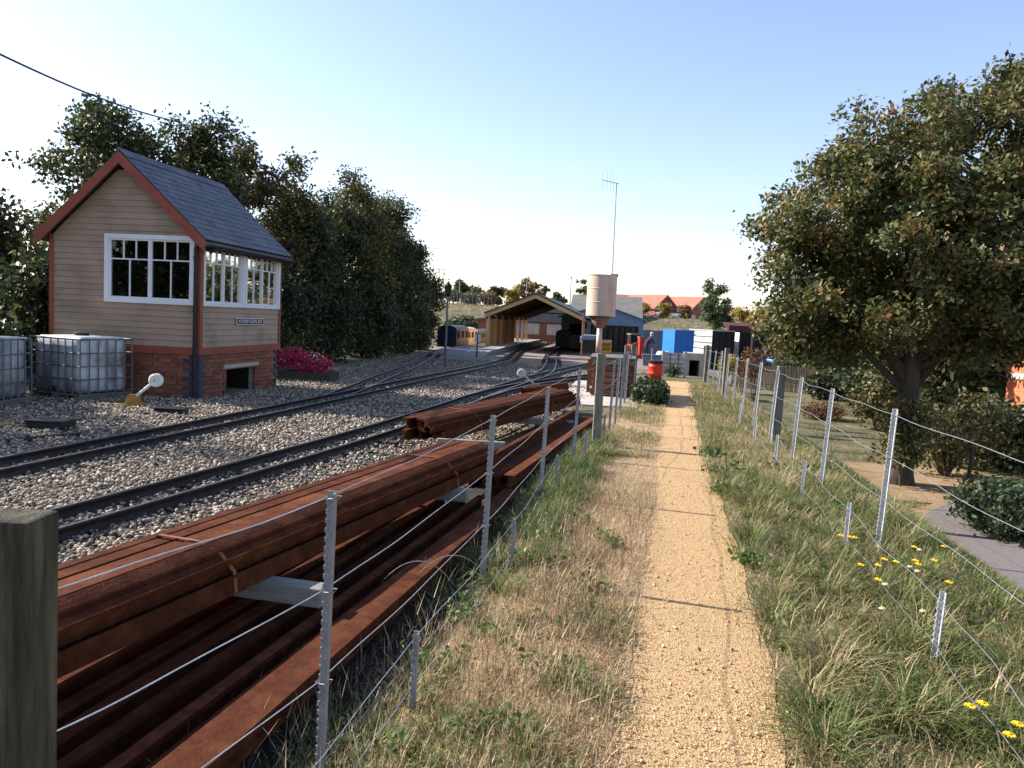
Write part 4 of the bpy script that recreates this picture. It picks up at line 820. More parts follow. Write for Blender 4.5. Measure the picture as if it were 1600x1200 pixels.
# ------------------------------------------------------------------ flower trough
q = at_z(474,594,0); r = thing('flower_trough', 'low timber trough full of pink and red flowers beside the signal box', 'planter', (q.x,q.y,0))
for a in (((-.5,-.3,0),(.75,-.26,.22)),((-.5,.26,0),(.75,.3,.22)),((-.5,-.26,0),(-.46,.26,.22)),((.71,-.26,0),(.75,.26,.22))): MB().box(*a).build('plank', 'sleeper', r)
MB().box((-.46,-.26,0),(.71,.26,.16)).build('compost', 'soil', r)
C = np.stack([rng.uniform(-.5,.6,220), rng.uniform(-.3,.25,220), rng.uniform(.2,.55,220)],1); C[:,2] += .15*(C[:,0] < 0); leaves('flowers', C, .045, 14, .035, 'pink', r, rmean=.55)
# ------------------------------------------------------------------ lamp post, platform, canopy
q = at_z(695,577,-.1); r = thing('lamp_post', 'slim dark lamp post with a lantern between the tracks', 'lamp post', (q.x,q.y,g1(q.x,q.y)))
MB().lathe([(.16,-.03),(.16,.03),(.045,.05),(.04,1.2),(.03,2.35),(.05,2.37)], (0,0,0), 12).build('pole', 'cage', r)
lh = MB().lathe([(.05,2.36),(.1,2.42),(.13,2.68),(.15,2.7),(.05,2.8),(.02,2.86)], (0,0,0), 8).build('lantern', 'black', r)
PZ = -.1
pf = MB(); 
pl = [at_z(706,545,PZ), at_z(773,551,PZ)]
p0 = Vector((-9.35,42.5)); p1 = Vector((-6.75,41.8))
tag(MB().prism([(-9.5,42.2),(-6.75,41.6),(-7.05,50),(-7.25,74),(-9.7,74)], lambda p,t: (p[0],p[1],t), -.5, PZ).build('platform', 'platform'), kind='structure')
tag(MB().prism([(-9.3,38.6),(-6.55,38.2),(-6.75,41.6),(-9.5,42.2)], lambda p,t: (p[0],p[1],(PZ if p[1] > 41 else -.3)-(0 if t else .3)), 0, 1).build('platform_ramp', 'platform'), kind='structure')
MB().prism([(-9.48,42.2),(-6.77,41.6),(-6.79,41.95),(-9.5,42.55)], lambda p,t: (p[0],p[1],t), PZ+.001, PZ+.02).build('edging', 'white', bpy.data.objects['platform'])
MB().prism([(-6.98,42.0),(-6.78,42.0),(-7.07,50),(-7.27,74),(-7.47,74),(-7.27,50)], lambda p,t: (p[0],p[1],t), PZ+.001, PZ+.016).build('edging', 'concrete', bpy.data.objects['platform'])
MBs = MB()
CL, CRt, CY0, CY1 = -8.55, -2.25, 50.0, 72.0
def zc(v, u=838, y=CY0): return at_y(u, v, y).z
ze, za = zc(489,762), zc(459,838); XC = at_y(838,459,CY0).x; XL = at_y(759,489,CY0).x; XR = at_y(915,494,CY0).x
cn = thing('platform_canopy', 'open fronted station canopy with pale timber gable over the tracks', 'canopy', (XC,CY0,-.4)); co = cn.location
def cb(a, b, m, nm): return MB().box(a, b).build(nm, m, cn, org=co)
for sgn, xe in ((-1,XL),(1,XR)):
    sl_ = (za-ze)/abs(xe-XC)
    MB().prism([(XC,za+.06),(xe+sgn*.06,ze+.06-sl_*.06),(xe+sgn*.06,ze-.03-sl_*.06),(XC,za-.03)], lambda p,t: (p[0],t,p[1]), CY0-.3, CY1+.3).build('roof_slope', 'roofdark', cn, org=co)
    MB().prism([(XC,za-.035),(xe,ze-.035),(xe,ze-.28),(XC,za-.28)], lambda p,t: (p[0],t,p[1]), CY0-.25+.003*sgn, CY0-.18+.003*sgn).build('bargeboard', 'newwood', cn, org=co)
    for k in range(8):
        y = CY0+1+k*3; MB().prism([(XC,za-.05),(xe,ze-.05),(xe,ze-.3),(XC,za-.3)], lambda p,t: (p[0],t,p[1]), y, y+.12).build('rafter', 'rafter', cn, org=co)
    MB().box((min(xe,xe-sgn*.15),CY0,ze-.35),(max(xe,xe-sgn*.15),CY1,ze-.15)).build('eaves_beam', 'rafter', cn, org=co)
for k in range(8):
    y = CY0+.05+k*3; cb((XL+.05,y,PZ),(XL+.27,y+.22,ze-.15), 'newwood', 'post'); cb((XR-.2,y,-.4),(XR-.03,y+.17,ze-.15), 'newwood' if k < 1 else 'rafter', 'post')
for k in range(20):
    y = CY0+.5+k*.62
    MB().box((XL+.02,y,PZ),(XL+.07,y+.56,ze-.2)).build('wall_board', 'newwood', cn, org=co)
for k in range(46):
    y = CY0+.35+k*.42; MB().box((XR-.02,y,-.4),(XR+.02,y+(.34 if k > 9 else .2),ze-.2 if k > 5 else ze-.7)).build('wall_board', 'greywood', cn, org=co)
MB().box((XL+.05,CY1-.5,za-1.0),(XR-.05,CY1-.42,za-.9)).build('tie_beam', 'rafter', cn, org=co)
# station building closing the far end
sb = thing('station_building', 'red brick station building with cream windows seen through the canopy', 'building', (XC,76.5,-.4)); so_ = sb.location
MB().box((-14,76.5,-.5),(1.5,82,1.55)).build('wall', 'farbrick', sb, org=so_)
MB().prism([(-14.6,1.5),(2.2,1.5),(-6.2,2.45)], lambda p,t: (p[0],t,p[1]), 76.2, 82.4).build('roof', 'asbestos', sb, org=so_)
for x in (-8.4,-6.2,-3.9,-1.6):
    f_ = MB().box((x-.75,76.42,.3),(x+.75,76.5,1.35)).build('window', 'palesheet', sb, org=so_)
    for j in range(3): MB().box((x-.68+j*.47,76.39,.38),(x-.26+j*.47,76.42,1.0)).build('pane', 'tank', f_, org=so_)
MB().box((-9.9,76.4,.4),(-9.1,76.48,1.3)).build('notice_board', 'blue', sb, org=so_)
# stabled coaches
def coach(label, x, y, z, wd, ln, h, body, rz=0, roof='black', group='stabled coaches', planks=None):
    r = thing('railway_coach', label, 'railway coach', (x,y,z), rz, group)
    arc = [(-wd/2,.22),(wd/2,.22),(wd/2,h*.82)]+[(wd/2*math.cos(a), h*.82+h*.18*math.sin(a)) for a in np.linspace(.25, math.pi-.25, 7)]+[(-wd/2,h*.82)]
    MB().prism(arc, lambda p,t: (p[0],t,p[1]), 0, ln).build('body', body, r)
    for sgn in (-1,1):
        n = max(2, int(ln/1.1))
        for k in range(n): MB().box((sgn*wd/2-.012,.25+k*ln/n,h*.5),(sgn*wd/2+.012,.25+k*ln/n+ln/n*.6,h*.78)).build('window', 'dark', r)
    for yy in (.5, ln-.5):
        for sgn in (-1,1): k = MB().lathe([(.15,-.03),(.15,.03)], (0,0,0), 14); M = Matrix.Translation((sgn*.2,yy,.15)) @ Matrix.Rotation(math.pi/2,4,'Y'); MB().add([M @ Vector(v) for v in k.v], k.f).build('wheel', 'black', r)
    MB().box((-.08,-.14,.25),(.08,0,.35)).build('buffer', 'black', r); return r
coach('dark navy covered coach at the end of the siding train', -10.05,46.2,-.37,1.15,4.2,1.5,'navy',R_(1))
coach('tan brown timber wagon behind the dark coach on the siding', -10.25,50.8,-.37,1.1,4.0,1.35,'tank',R_(1))
coach('dark brown low wagon furthest along the siding', -10.3,55.2,-.37,1.1,6,1.2,'coach',R_(0))
coach('black coach standing under the canopy beside the buffer sign', -4.05,58,-.37,1.1,5,1.45,'black')
coach('long maroon black coach under the right side of the canopy', -3.0,55.5,-.4,1.0,9,1.2,'coach')
# station sign on a post
q = at_z(746,553,-.3); r = thing('trackside_sign', 'double white notice panel on a dark post before the platform ramp', 'sign', (q.x,37.6,g1(q.x,37.6))); r.location.x = at_y(746,530,37.6).x
MB().tube([(0,0,-.1),(0,0,1.15)], .035, 8).build('post', 'black', r); MB().box((-.14,-.03,.75),(-.02,-.01,1.12)).build('panel', 'white', r); MB().box((.03,-.03,.75),(.15,-.01,1.12)).build('panel', 'white', r)
# white notice on thin post right of canopy
q = at_y(910,530,47.5); r = thing('trackside_sign', 'small white notice on a red brown post by the canopy corner', 'sign', (q.x,47.5,g1(q.x,47.5)))
MB().tube([(0,0,-.05),(0,0,2.6)], .04, 8).build('post', 'redpaint', r); MB().box((-.13,-.06,.85),(.13,-.042,1.25)).build('panel', 'white', r)
MB().box((-.09,-.064,1.0),(.09,-.0605,1.1)).build('panel_text', 'grey', r)
kb = MB().box((-3.6,41.6,-.45),(-.6,41.85,-.18)).build('kerb', 'concrete'); tag(kb, kind='structure')
# ------------------------------------------------------------------ water tank and aerial
TY = 35.0; tc = at_y(940,461,TY); tw = 45.5*TY/F_PX/2
ztop, zbot, zc_ = at_y(940,430,TY).z, at_y(940,494,TY).z, at_y(937,512,TY).z
tz = g1(tc.x, TY); r = thing('water_tank', 'cream cylindrical water tank with cone base on a red footed column', 'water tank', (tc.x,TY,tz))
hb, ht, hc = zbot-tz, ztop-tz, zc_-tz
prof = [(tw,hb)]; 
for k in (1/3, 2/3): zz = hb+(ht-hb)*k; prof += [(tw,zz-.02),(tw+.014,zz),(tw,zz+.02)]
prof += [(tw,ht-.03),(tw+.02,ht-.02),(tw+.02,ht),(tw-.03,ht),(tw-.05,ht-.06)]
bo_ = MB().lathe(prof, (0,0,0), 72).build('drum', 'tank', r, smooth=False)
MB().lathe([(.13,hc-.02),(.17,hc),(tw*.78,hb-.004)], (0,0,0), 28).build('cone', 'conebrown', r, smooth=True)
MB().lathe([(.12,.42),(.12,hc+.02)], (0,0,0), 20).build('column', 'tank', r, smooth=True); MB().lathe([(.16,-.05),(.16,.04),(.125,.06),(.125,.42)], (0,0,0), 20).build('column_foot', 'tankred', r)
MB().tube([(-.05,-.13,hc-.05),(-.02,-.3,hc-.12),(.0,-.34,hc-.3)], .03, 8).build('spout', 'white', r)
MB().box((tw*.55,-.1,ht-.05),(tw*1.05,.1,ht+.07)).build('bracket', 'cage', r)
ab, at_ = at_y(957,426,TY+.2), at_y(963.5,286,TY+.2)
r = thing('aerial_mast', 'thin aerial mast with a small yagi rising from the water tank rim', 'aerial', ab); a = at_-ab
MB().tube([(0,0,-.3), a], [.028,.02], 6).build('mast', 'fencemetal', r)
e = at_y(941,281,TY+.2)-ab; MB().tube([a+Vector((.1,0,-.03)), e], .014, 5).build('boom', 'fencemetal', r)
for t in (.22,.4,.66,.97):
    m_ = a.lerp(e, t); MB().tube([m_+Vector((.01,0,-.42)), m_+Vector((-.01,0,.42))], .007, 4).build('element', 'fencemetal', r)
# ------------------------------------------------------------------ sheds and wagons of the far yard
def X(u, y, v=530): return at_y(u, v, y).x
def Zp(u, v, y): return at_y(u, v, y).z
y = 60; sh = thing('workshop_shed', 'blue grey gabled workshop with dark plank doors behind the water tank', 'shed', (X(942,y),y,-.42)); so2 = sh.location
x0, x1, xa = X(876,y), X(1004,y), X(940,y); ez, az = Zp(1003,499,y), Zp(940,477,y)
MB().prism([(x0,-.5),(x1,-.5),(x1,ez),(xa,az),(x0,ez)], lambda p,t: (p[0],t,p[1]), y, y+9).build('wall', 'bluesheet', sh, org=so2)
for sgn, xe in ((-1,x0),(1,x1)): MB().prism([(xa,az+.08),(xe+sgn*.25,ez-.05),(xe+sgn*.25,ez-.12),(xa,az+.01)], lambda p,t: (p[0],t,p[1]), y-.25, y+9.2).build('roof_slope', 'bluesheet', sh, org=so2)
dd = MB().box((x0+.6,y-.1,-.45),(x1-.35,y-.02,ez-.55)).build('door', 'dark', sh, org=so2)
for k in range(12): xx = x0+.65+k*(x1-x0-1.1)/12; MB().box((xx,y-.14,-.44),(xx+.3,y-.1,ez-.62)).build('door_plank', 'rafter', dd, org=so2)
y = 86; wh = thing('warehouse', 'large warehouse with grey asbestos roof beyond the workshop', 'building', (X(950,y),y,1.2)); wo_ = wh.location
zb = 1.0; x0, x1 = X(890,y,480), X(1003,y,480); zt0 = Zp(895,459,y+6); ze_ = Zp(1004,509,y)
MB().box((x0,y,zb-2),(x1,y+16,ze_)).build('wall', 'palesheet', wh, org=wo_)
MB().prism([(y-.4,ze_-.05),(y+8,zt0),(y+16.4,ze_-.05)], lambda p,t: (t,p[0],p[1]), x0-.2, x1+.2).build('roof', 'asbestos', wh, org=wo_)
MB().box((X(800,y),y+2,0),(x0-.3,y+14,Zp(800,471,y))).build('annexe', 'asbestos', wh, org=wo_)
# loco with chevrons
y = 46; lx = X(947,y); r = thing('shunting_locomotive', 'yellow fronted shunting locomotive with black diagonal stripes beside the water tank', 'locomotive', (lx,y,g1(lx,y)+.05))
MB().box((-1.35,.3,.25),(.32,3.4,1.0)).build('body', 'black', r, bevel=.03); fp = MB().box((-.32,.2,.3),(.32,.3,1.0)).build('front_panel', 'chevron', r)
for k in range(5):
    MB().prism([(-.26+k*.1,.42),(-.2+k*.1,.42),(-.1+k*.1,.62),(-.16+k*.1,.62)], lambda p,t: (p[0],t,p[1]), .186, .198).build('stripe', 'black', fp); MB().prism([(-.26+k*.1,.66),(-.2+k*.1,.66),(-.1+k*.1,.86),(-.16+k*.1,.86)], lambda p,t: (p[0],t,p[1]), .186, .198).build('stripe', 'black', fp)
MB().box((-.3,.15,0),(.3,3.2,.25)).build('underframe', 'navy', r); MB().box((-1.4,.4,1.0),(-.3,3.2,1.25)).build('roof', 'bluesheet', r)
# small cabinets and person
def cabinet(label, u, v0, v1, y, wd, top, side):
    x = X(u,y); z = g1(x,y); h = Zp(u,v0,y)-z; r = thing('yard_machine', label, 'machine', (x,y,z), R_(20))
    MB().box((-wd/2,-wd/2,.0),(wd/2,wd/2,h*.55)).build('base', side, r); MB().box((-wd/2,-wd/2,h*.55),(wd/2,wd/2,h*.93)).build('body', top, r, bevel=.02); MB().box((-wd/2-.03,-wd/2-.03,h*.93),(wd/2+.03,wd/2+.03,h)).build('lid', 'greywood', r)
cabinet('red and dark machine cabinet in front of the workshop doors', 990,521,548,52,.62,'dark','red')
cabinet('orange red machine box beside the bending person', 1003,526,548,51,.4,'red','red')
ct = thing('dark_sack', 'dark rounded sack on the yard ground by the red cabinet', 'sack', (X(981,50),50,g1(X(981,50),50))); MB().lathe([(.2,0),(.27,.15),(.22,.38),(.1,.5),(.03,.53)], (0,0,0), 12).build('body', 'leafD', ct, smooth=True)
def person(label, x, y, z, rz):
    J = [((0,0,.92),.15),((0,.07,1.12),.155),((0,.2,1.32),.165),((0,.3,1.43),.07),((0,.36,1.52),.085),((0,.39,1.62),.095),((.1,0,.88),.1),((.11,.05,.47),.072),((.11,-.03,.08),.05),((.11,.12,.04),.045),((-.1,0,.88),.1),((-.12,.02,.47),.072),((-.12,-.06,.08),.05),((-.12,.09,.04),.045),
         ((.19,.24,1.33),.07),((.25,.36,1.08),.05),((.16,.55,1.0),.04),((.12,.63,.99),.04),((-.19,.24,1.33),.07),((-.25,.36,1.08),.05),((-.16,.55,1.0),.04),((-.12,.63,.99),.04)]
    E_ = [(0,1),(1,2),(2,3),(3,4),(4,5),(0,6),(6,7),(7,8),(8,9),(0,10),(10,11),(11,12),(12,13),(2,14),(14,15),(15,16),(16,17),(2,18),(18,19),(19,20),(20,21)]
    me = bpy.data.meshes.new('person'); me.from_pydata([j[0] for j in J], E_, []); o = bpy.data.objects.new('person', me); COL.objects.link(o)
    sk = o.modifiers.new('skin', 'SKIN'); 
    for i, j in enumerate(J): me.skin_vertices[0].data[i].radius = (j[1], j[1])
    me.skin_vertices[0].data[0].use_root = True; ss = o.modifiers.new('sub', 'SUBSURF'); ss.levels = 2; ss.render_levels = 2
    dg = bpy.context.evaluated_depsgraph_get(); m2 = bpy.data.meshes.new_from_object(o.evaluated_get(dg)); o.modifiers.clear(); o.data = m2
    m2.materials.clear(); m2.materials.append(MT['cloth']); m2.materials.append(MT['skin'])
    for p_ in m2.polygons:
        c = p_.center; p_.use_smooth = True; p_.material_index = 1 if c.z > 1.46 or (c.y > .5 and c.z > .9) else 0
    o.location = (x,y,z); o.rotation_euler = (0,0,rz); tag(o, label, 'person')
    h = MB().lathe([(.085,1.56),(.112,1.62),(.105,1.7),(.06,1.745),(.01,1.755)], (0,.375,0), 14).build('hair', 'hair', o, smooth=True)
    return o
person('grey haired person in dark clothes bending forward in the yard', X(1010,50), 50, g1(X(1010,50),50)-.08, R_(-60))
# sheet fence, skip, wagons, containers
y = 58; sf = thing('sheet_fence', 'grey corrugated sheet fence behind the bending person', 'fence', (X(1020,y),y,-.4)); n = 14; x0, x1 = X(1004,y), X(1042,y); zt = Zp(1020,516,y)
for k in range(n): a = x0+(x1-x0)*k/n; MB().box((a,y+(.03 if k % 2 else 0),-.45),(a+(x1-x0)/n,y+.04+(.03 if k % 2 else 0),zt)).build('sheet', 'grey', sf, org=sf.location)
def rotbox(name, label, cat, uL, uM, uR, v0, v1, y, mside, mfront, mtop, slant=False, planks=0, group=None):
    """box whose left (sunlit) side runs uL-uM and whose shaded front runs uM-uR"""
    c = at_y(uM, v1, y); z = g1(c.x, y)+.12; h = Zp(uM, v0, y)-z; wf = (uR-uM)*y/F_PX; ws = (uM-uL)*y/F_PX; rz = R_(-24)
    r = thing(name, label, cat, (c.x, y, z), R_(24), group); wf /= math.cos(R_(24)); ws /= math.sin(R_(24))*.98
    ws = min(ws, 3.2)
    sb_ = .35*h if slant else 0
    m = MB(); m.prism([(0,0 if not slant else 0),(ws*.6 if slant else ws,0),(ws,sb_),(ws,h),(0,h)], lambda p,t: (t,p[0],p[1]), 0, wf); m.build('body', mfront, r)
    if mside != mfront or planks:
        k = max(planks, 1)
        for i in range(k): MB().box((-.03,.02,h*i/k+.028),(-.004,(ws-.02)*(1 if not slant else .95),h*(i+1)/k-.028)).build('side_board', mside, r)
    if mtop: MB().box((-.06,-.06,h+.003),(wf+.06,ws+.06,h+.07)).build('lid', mtop, r)
    for t_ in (.06,.36,.64,.94): MB().box((wf*t_-.03,-.035,.04),(wf*t_+.03,-.002,h-.04)).build('rib', mfront, r)
    MB().box((.0,-.045,h-.12),(wf,-.036,h-.03)).build('top_rail', mfront, r)
    for xx in (.12, wf-.12): MB().box((xx-.06,.05,-.12),(xx+.06,ws-.05,0)).build('skid', 'black', r)
    return r
r = rotbox('blue_skip', 'bright blue steel skip in the yard', 'skip', 1037,1053,1083,515,549,56,'blue','blue',None)
MB().box((-.04,-.05,1.42),(1.55,-.003,1.5)).build('rim', 'blue', r)
rotbox('timber_container', 'pale slatted container, its shaded front coloured black, next to the blue skip', 'container', 1082,1112,1146,517,551,57,'palesheet','black','palesheet',planks=6,group=None)  # black front is shade put in as colour, pale boards the sunlit side
rotbox('black_container', 'black container with a white door edge under the maroon roof', 'container', 1149,1154,1172,519,552,59,'white','black',None)
rotbox('black_container', 'plain black container at the end of the row next to the parked car', 'container', 1171,1175,1192,519,552,60,'black','black',None)
y = 66; ms = thing('open_shed', 'low shed with a maroon felt roof behind the black containers', 'shed', (X(1168,y),y,-.5)); x0, x1 = X(1138,y), X(1197,y); z0, z1 = Zp(1165,519,y), Zp(1165,509,y)
MB().prism([(y,z0),(y+4,z1+.25),(y+4,z1+.15),(y,z0-.1)], lambda p,t: (t,p[0],p[1]), x0, x1).build('roof', 'maroon', ms, org=ms.location)
MB().prism([(y,z0-.1),(y+.1,z0-.1),(y+.1,z1-.02),(y,z1-.02)], lambda p,t: (t,p[0],p[1]), x0-.01, x1+.01).build('fascia', 'maroon', ms, org=ms.location)
for xx in (x0+.1,x0+1.1,(x0+x1)/2,x1-.2): MB().box((xx,y+.15,-.9),(xx+.12,y+.3,z0-.02)).build('post', 'dark', ms, org=ms.location)
MB().box((x0,y+3.6,-.9),(x1,y+3.7,z0)).build('back_wall', 'dark', ms, org=ms.location)
def car(label, u, v, y, body, group=None, rz=0):
    p = at_y(u, v, y); z = g1(p.x, y); r = thing('parked_car', label, 'car', (p.x, y, z), rz, group)
    MB().prism([(-2,.3),(2,.3),(2.02,.62),(1.9,.8),(1.0,.9),(-1.5,.92),(-2.0,.8)], lambda q,t: (q[0],t,q[1]), -.85, .85).build('body', body, r, bevel=.06)
    cb_ = MB().prism([(1.05,.88),(.45,1.38),(-1.0,1.42),(-1.6,.9)], lambda q,t: (q[0],t,q[1]), -.7, .7).build('cabin', 'glass' if 0 else 'black', r, bevel=.05); MB().prism([(.42,1.385),(-1.0,1.425),(-1.05,1.46),(.36,1.42)], lambda q,t: (q[0],t,q[1]), -.68, .68).build('roof', body, r)
    for xx in (-1.25,1.25):
        for yy in (-.8,.8):
            k = MB().lathe([(.3,-.09),(.31,-.07),(.31,.07),(.3,.09)], (0,0,0), 16); M = Matrix.Translation((xx,yy,.31)) @ Matrix.Rotation(math.pi/2,4,'X'); MB().add([M @ Vector(v_) for v_ in k.v], k.f).build('wheel', 'tyre', r)
    return r
car('pale blue parked car beyond the black containers', 1212,548,64,'carwhite',rz=R_(-35)); car('dark blue parked car beside the pale one', 1198,548,60,'carblue',rz=R_(-60))
# pale timber end panel, opening, barrel, grey bin, sack
y = 29.2; r = thing('timber_screen', 'pale planked timber screen between posts closing the end of the path', 'screen', (X(1054,y,570),y,g1(1.9,y))); ox = r.location
x0, x1 = X(1038,y,570), X(1068,y,570); zt, zb_ = Zp(1054,551,y), g1(1.9,y)
for k in range(5): a = zb_+.06+(zt-zb_-.06)*k/5; MB().box((x0,y,a+.008),(x1,y+.04,zb_+.06+(zt-zb_-.06)*(k+1)/5-.008)).build('plank', 'palesheet', r, org=ox)
for xx in (x0-.1,x1+.0): MB().box((xx,y-.06,zb_-.2),(xx+.1,y+.08,zt+.05)).build('post', 'palesheet', r, org=ox)
for xx in (x0+.18,x1-.2): MB().box((xx,y-.03,zb_),(xx+.03,y-.003,zt-.02)).build('batten', 'greywood', r, org=ox)
y = 30.5; r = thing('concrete_bay', 'grey concrete bay with a dark opening beside the timber screen', 'bay', (X(1084,y,570),y,g1(2.9,y))); ox = r.location; x0, x1 = X(1071,y,570), X(1100,y,570); zt = Zp(1084,552,y)
MB().box((x0,y,zt-.26),(x1,y+1.2,zt)).build('top', 'concrete', r, org=ox); MB().box((x0,y+.02,-.5),(x0+.14,y+1.2,zt-.26)).build('wall', 'concrete', r, org=ox); MB().box((x1-.16,y+.02,-.5),(x1,y+1.2,zt-.26)).build('wall', 'concrete', r, org=ox); MB().box((x0+.14,y+1.0,-.5),(x1-.16,y+1.1,zt-.26)).build('back', 'dark', r, org=ox)
q = at_z(1023,592,-.05); r = thing('red_barrel', 'red plastic barrel with a dark lid standing by the path', 'barrel', (q.x,q.y,g1(q.x,q.y)))
MB().lathe([(.18,0),(.21,.03),(.225,.18),(.235,.2),(.225,.22),(.23,.4),(.24,.42),(.23,.44),(.22,.54)], (0,0,0), 24).build('body', 'red', r, smooth=True); MB().lathe([(.24,.53),(.24,.6),(.2,.63)], (0,0,0), 24).build('lid', 'black', r)
MB().tube([(-.12,.3,-.05),(-.12,.3,1.0)], .03, 6).build('stake', 'fencemetal', r)
q = at_y(1019,560,39); r = thing('grey_bin', 'dark grey low waste bin behind the red barrel', 'bin', (q.x,39,g1(q.x,39))); MB().prism([(-.42,0),(.42,0),(.47,.5),(-.47,.5)], lambda p,t: (p[0],t,p[1]), -.3, .3).build('body', 'grey', r); MB().box((-.5,-.34,.5),(.5,.34,.56)).build('lid', 'grey', r)
q = at_y(1037,541,44); r = thing('white_sack', 'white builders sack lying open in the yard before the blue skip', 'sack', (q.x,44,g1(q.x,44))); MB().lathe([(.32,0),(.42,.2),(.4,.5),(.3,.66),(.2,.6)], (0,0,0), 9).build('body', 'lightcloth', r); MB().box((-.7,-.25,0),(-.4,.15,.45)).build('brick_pile', 'orange', r)
shrub('dark weedy bush beside the red barrel', (.7,17.5,g1(.7,17.5)), .33, .9, .42, 420, 14, .05, 'leafD', rmean=.35)
shrub('dark tuft of weeds against the timber screen', (X(1052,28.7,580),28.7,g1(1.9,28.7)), .2, .2, .4, 50, 12, .04, 'leafD', rmean=.2)
for i, (u, v, y, h) in enumerate([(1162,585,24,1.35),(1180,590,23,1.5),(1128,592,22.5,1.0)]):
    q = at_y(u, v, y); z = g1(q.x, y); r = thing('dead_dock_plant', ['tall brown dead dock plant against the black container','tallest brown dead dock plant by the paling fence','yellowing dead stalk plant beside the wire fence'][i], 'plant', (q.x,y,z)); st = MB(); CC = []
    for k in range(5):
        e = Vector((random.uniform(-.3,.3), random.uniform(-.2,.2), h*random.uniform(.75,1.1))); st.tube([(random.uniform(-.05,.05),0,-.05), e*.5, e], [.012,.009,.004], 4); CC += [tuple(e*t) for t in np.linspace(.55,1,9)]
    st.build('stems', 'twig', r); leaves('seed_heads', np.array(CC), .05, 26, .03, 'dock' if i < 2 else 'leafY', r)
# paling fence
pa, pb = onit(1148,588), onit(1345,612); r = thing('paling_fence', 'dark weathered chestnut paling fence at the foot of the bank', 'fence', pa); n = 84
pa = Vector((5.3,38.5,0)); pb = Vector((10.6,35.0,0)); r.location = (pa.x,pa.y,g1(pa.x,pa.y)); ro = r.location.copy(); plm = [boxmesh('pale', .055, .022, random.uniform(1.02,1.2), 'sleeper') for _ in range(4)]
for k in range(n):
    p = pa.lerp(pb, k/(n-1)); inst('pale', random.choice(plm), r, (p.x-ro.x, p.y-ro.y, g1(p.x,p.y)+.56-ro.z+random.uniform(-.04,.04)), (0, R_(random.uniform(-3,3)), math.atan2(pb.y-pa.y, pb.x-pa.x)))
for h in (.25,.85):
    MB().tube([Vector((p.x,p.y+.03,g1(p.x,p.y)+h))-ro for p in (pa.lerp(pb,t) for t in np.linspace(0,1,12))], .02, 5).build('rail', 'rafter', r)
# brick house at right
hy = 27.0; xw = at_y(1574,600,hy+7).x; r = thing('brick_house', 'orange brick house with a white sill band beyond the maple', 'house', (xw,hy,-1.3)); ox = r.location; zt = at_y(1590,440,33).z
def ywall(u, v=540): d = ray(u, v); return d[1]*xw/d[0]
MB().box((xw,hy,-1.6),(xw+9,hy+7,zt)).build('wall', 'orange', r, org=ox); y2 = ywall(1590); z0, z1 = at_y(1590,583,y2).z, at_y(1590,592,y2).z
for k in range(int((zt+1.5)/.13)): zz = -1.5+k*.13; MB().box((xw-.012,hy-.012,zz),(xw-.002,hy+7.01,zz+.115)).build('brick_course', 'orange', r, org=ox)
MB().box((xw-.06,hy-.02,z1),(xw-.013,hy+7.02,z0)).build('sill_band', 'palesheet', r, org=ox)
wz0, wz1 = at_y(1595,534,y2).z, at_y(1595,496,y2).z; wy1 = ywall(1586); w_ = MB().box((xw-.07,wy1-1.3,wz0),(xw-.0125,wy1,wz1)).build('window', 'maroon', r, org=ox); MB().box((xw-.085,wy1-1.22,wz0+.08),(xw-.071,wy1-.08,wz1-.08)).build('pane', 'glass', w_, org=ox)
MB().prism([(hy-.4,zt-.1),(hy+3.5,zt+2.4),(hy+7.4,zt-.1)], lambda p,t: (t,p[0],p[1]), xw-.3, xw+9.3).build('roof', 'terracotta', r, org=ox)
# ------------------------------------------------------------------ far houses, trees, lamps
y = 128
def farhouse(label, u0, u1, ve, vr, vb, y, gable=None, name='terraced_house'):
    x0, x1 = X(u0,y,490), X(u1,y,490); ze, zr, zb = Zp((u0+u1)/2,ve,y), Zp((u0+u1)/2,vr,y+4), g1((x0+x1)/2,y)
    r = thing(name, label, 'house', ((x0+x1)/2,y,zb), group='red roofed houses on the rise'); o = r.location.copy()
    MB().box((x0,y,zb-.5),(x1,y+8,ze)).build('wall', 'farbrick', r, org=o)
    MB().prism([(y-.5,ze-.1),(y+4,zr),(y+8.5,ze-.1)], lambda p,t: (t,p[0],p[1]), x0-.2, x1+.2).build('roof', 'terracotta', r, org=o)
    n = max(2, int((x1-x0)/2.2))
    for k in range(n):
        xx = x0+(k+.5)*(x1-x0)/n; wv = MB().box((xx-.55,y-.08,zb+1.0),(xx+.55,y-.005,zb+2.1)).build('window', 'carwhite', r, org=o); MB().box((xx-.45,y-.11,zb+1.08),(xx+.45,y-.081,zb+2.0)).build('pane', 'navy', wv, org=o)
    if gable:
        ub, vt, hw = gable; gx = X(ub,y-5,480); zt = Zp(ub,vt,y-5); gr_ = Matrix.Translation((gx,y-5,0)) @ Matrix.Rotation(R_(42),4,'Z'); es = zt-hw*.8
        MB().prism([(-hw,zb-.4),(hw,zb-.4),(hw,es),(0,zt),(-hw,es)], lambda p,t: gr_ @ Vector((p[0],t,p[1])), 0, 8).build('gable_wing', 'farbrick', r, org=o)
        for sg_ in (-1,1): MB().prism([(sg_*(hw+.3),es-.24),(0,zt+.01),(0,zt+.25),(sg_*(hw+.3),es+.02)], lambda p,t: gr_ @ Vector((p[0],t,p[1])), -.35, 8).build('gable_roof', 'terracotta', r, org=o)
farhouse('long red tiled house with a steep cross gable behind the yellow trees', 1003,1056,493,475,506,y,(1040,463,2.2))
farhouse('red tiled house with a pale cross gable beside the tall birch', 1057,1100,493,476,506,y,(1097,466,2.2))
farhouse('red roofed house to the right of the tall birch', 1112,1160,500,480,508,y+6)
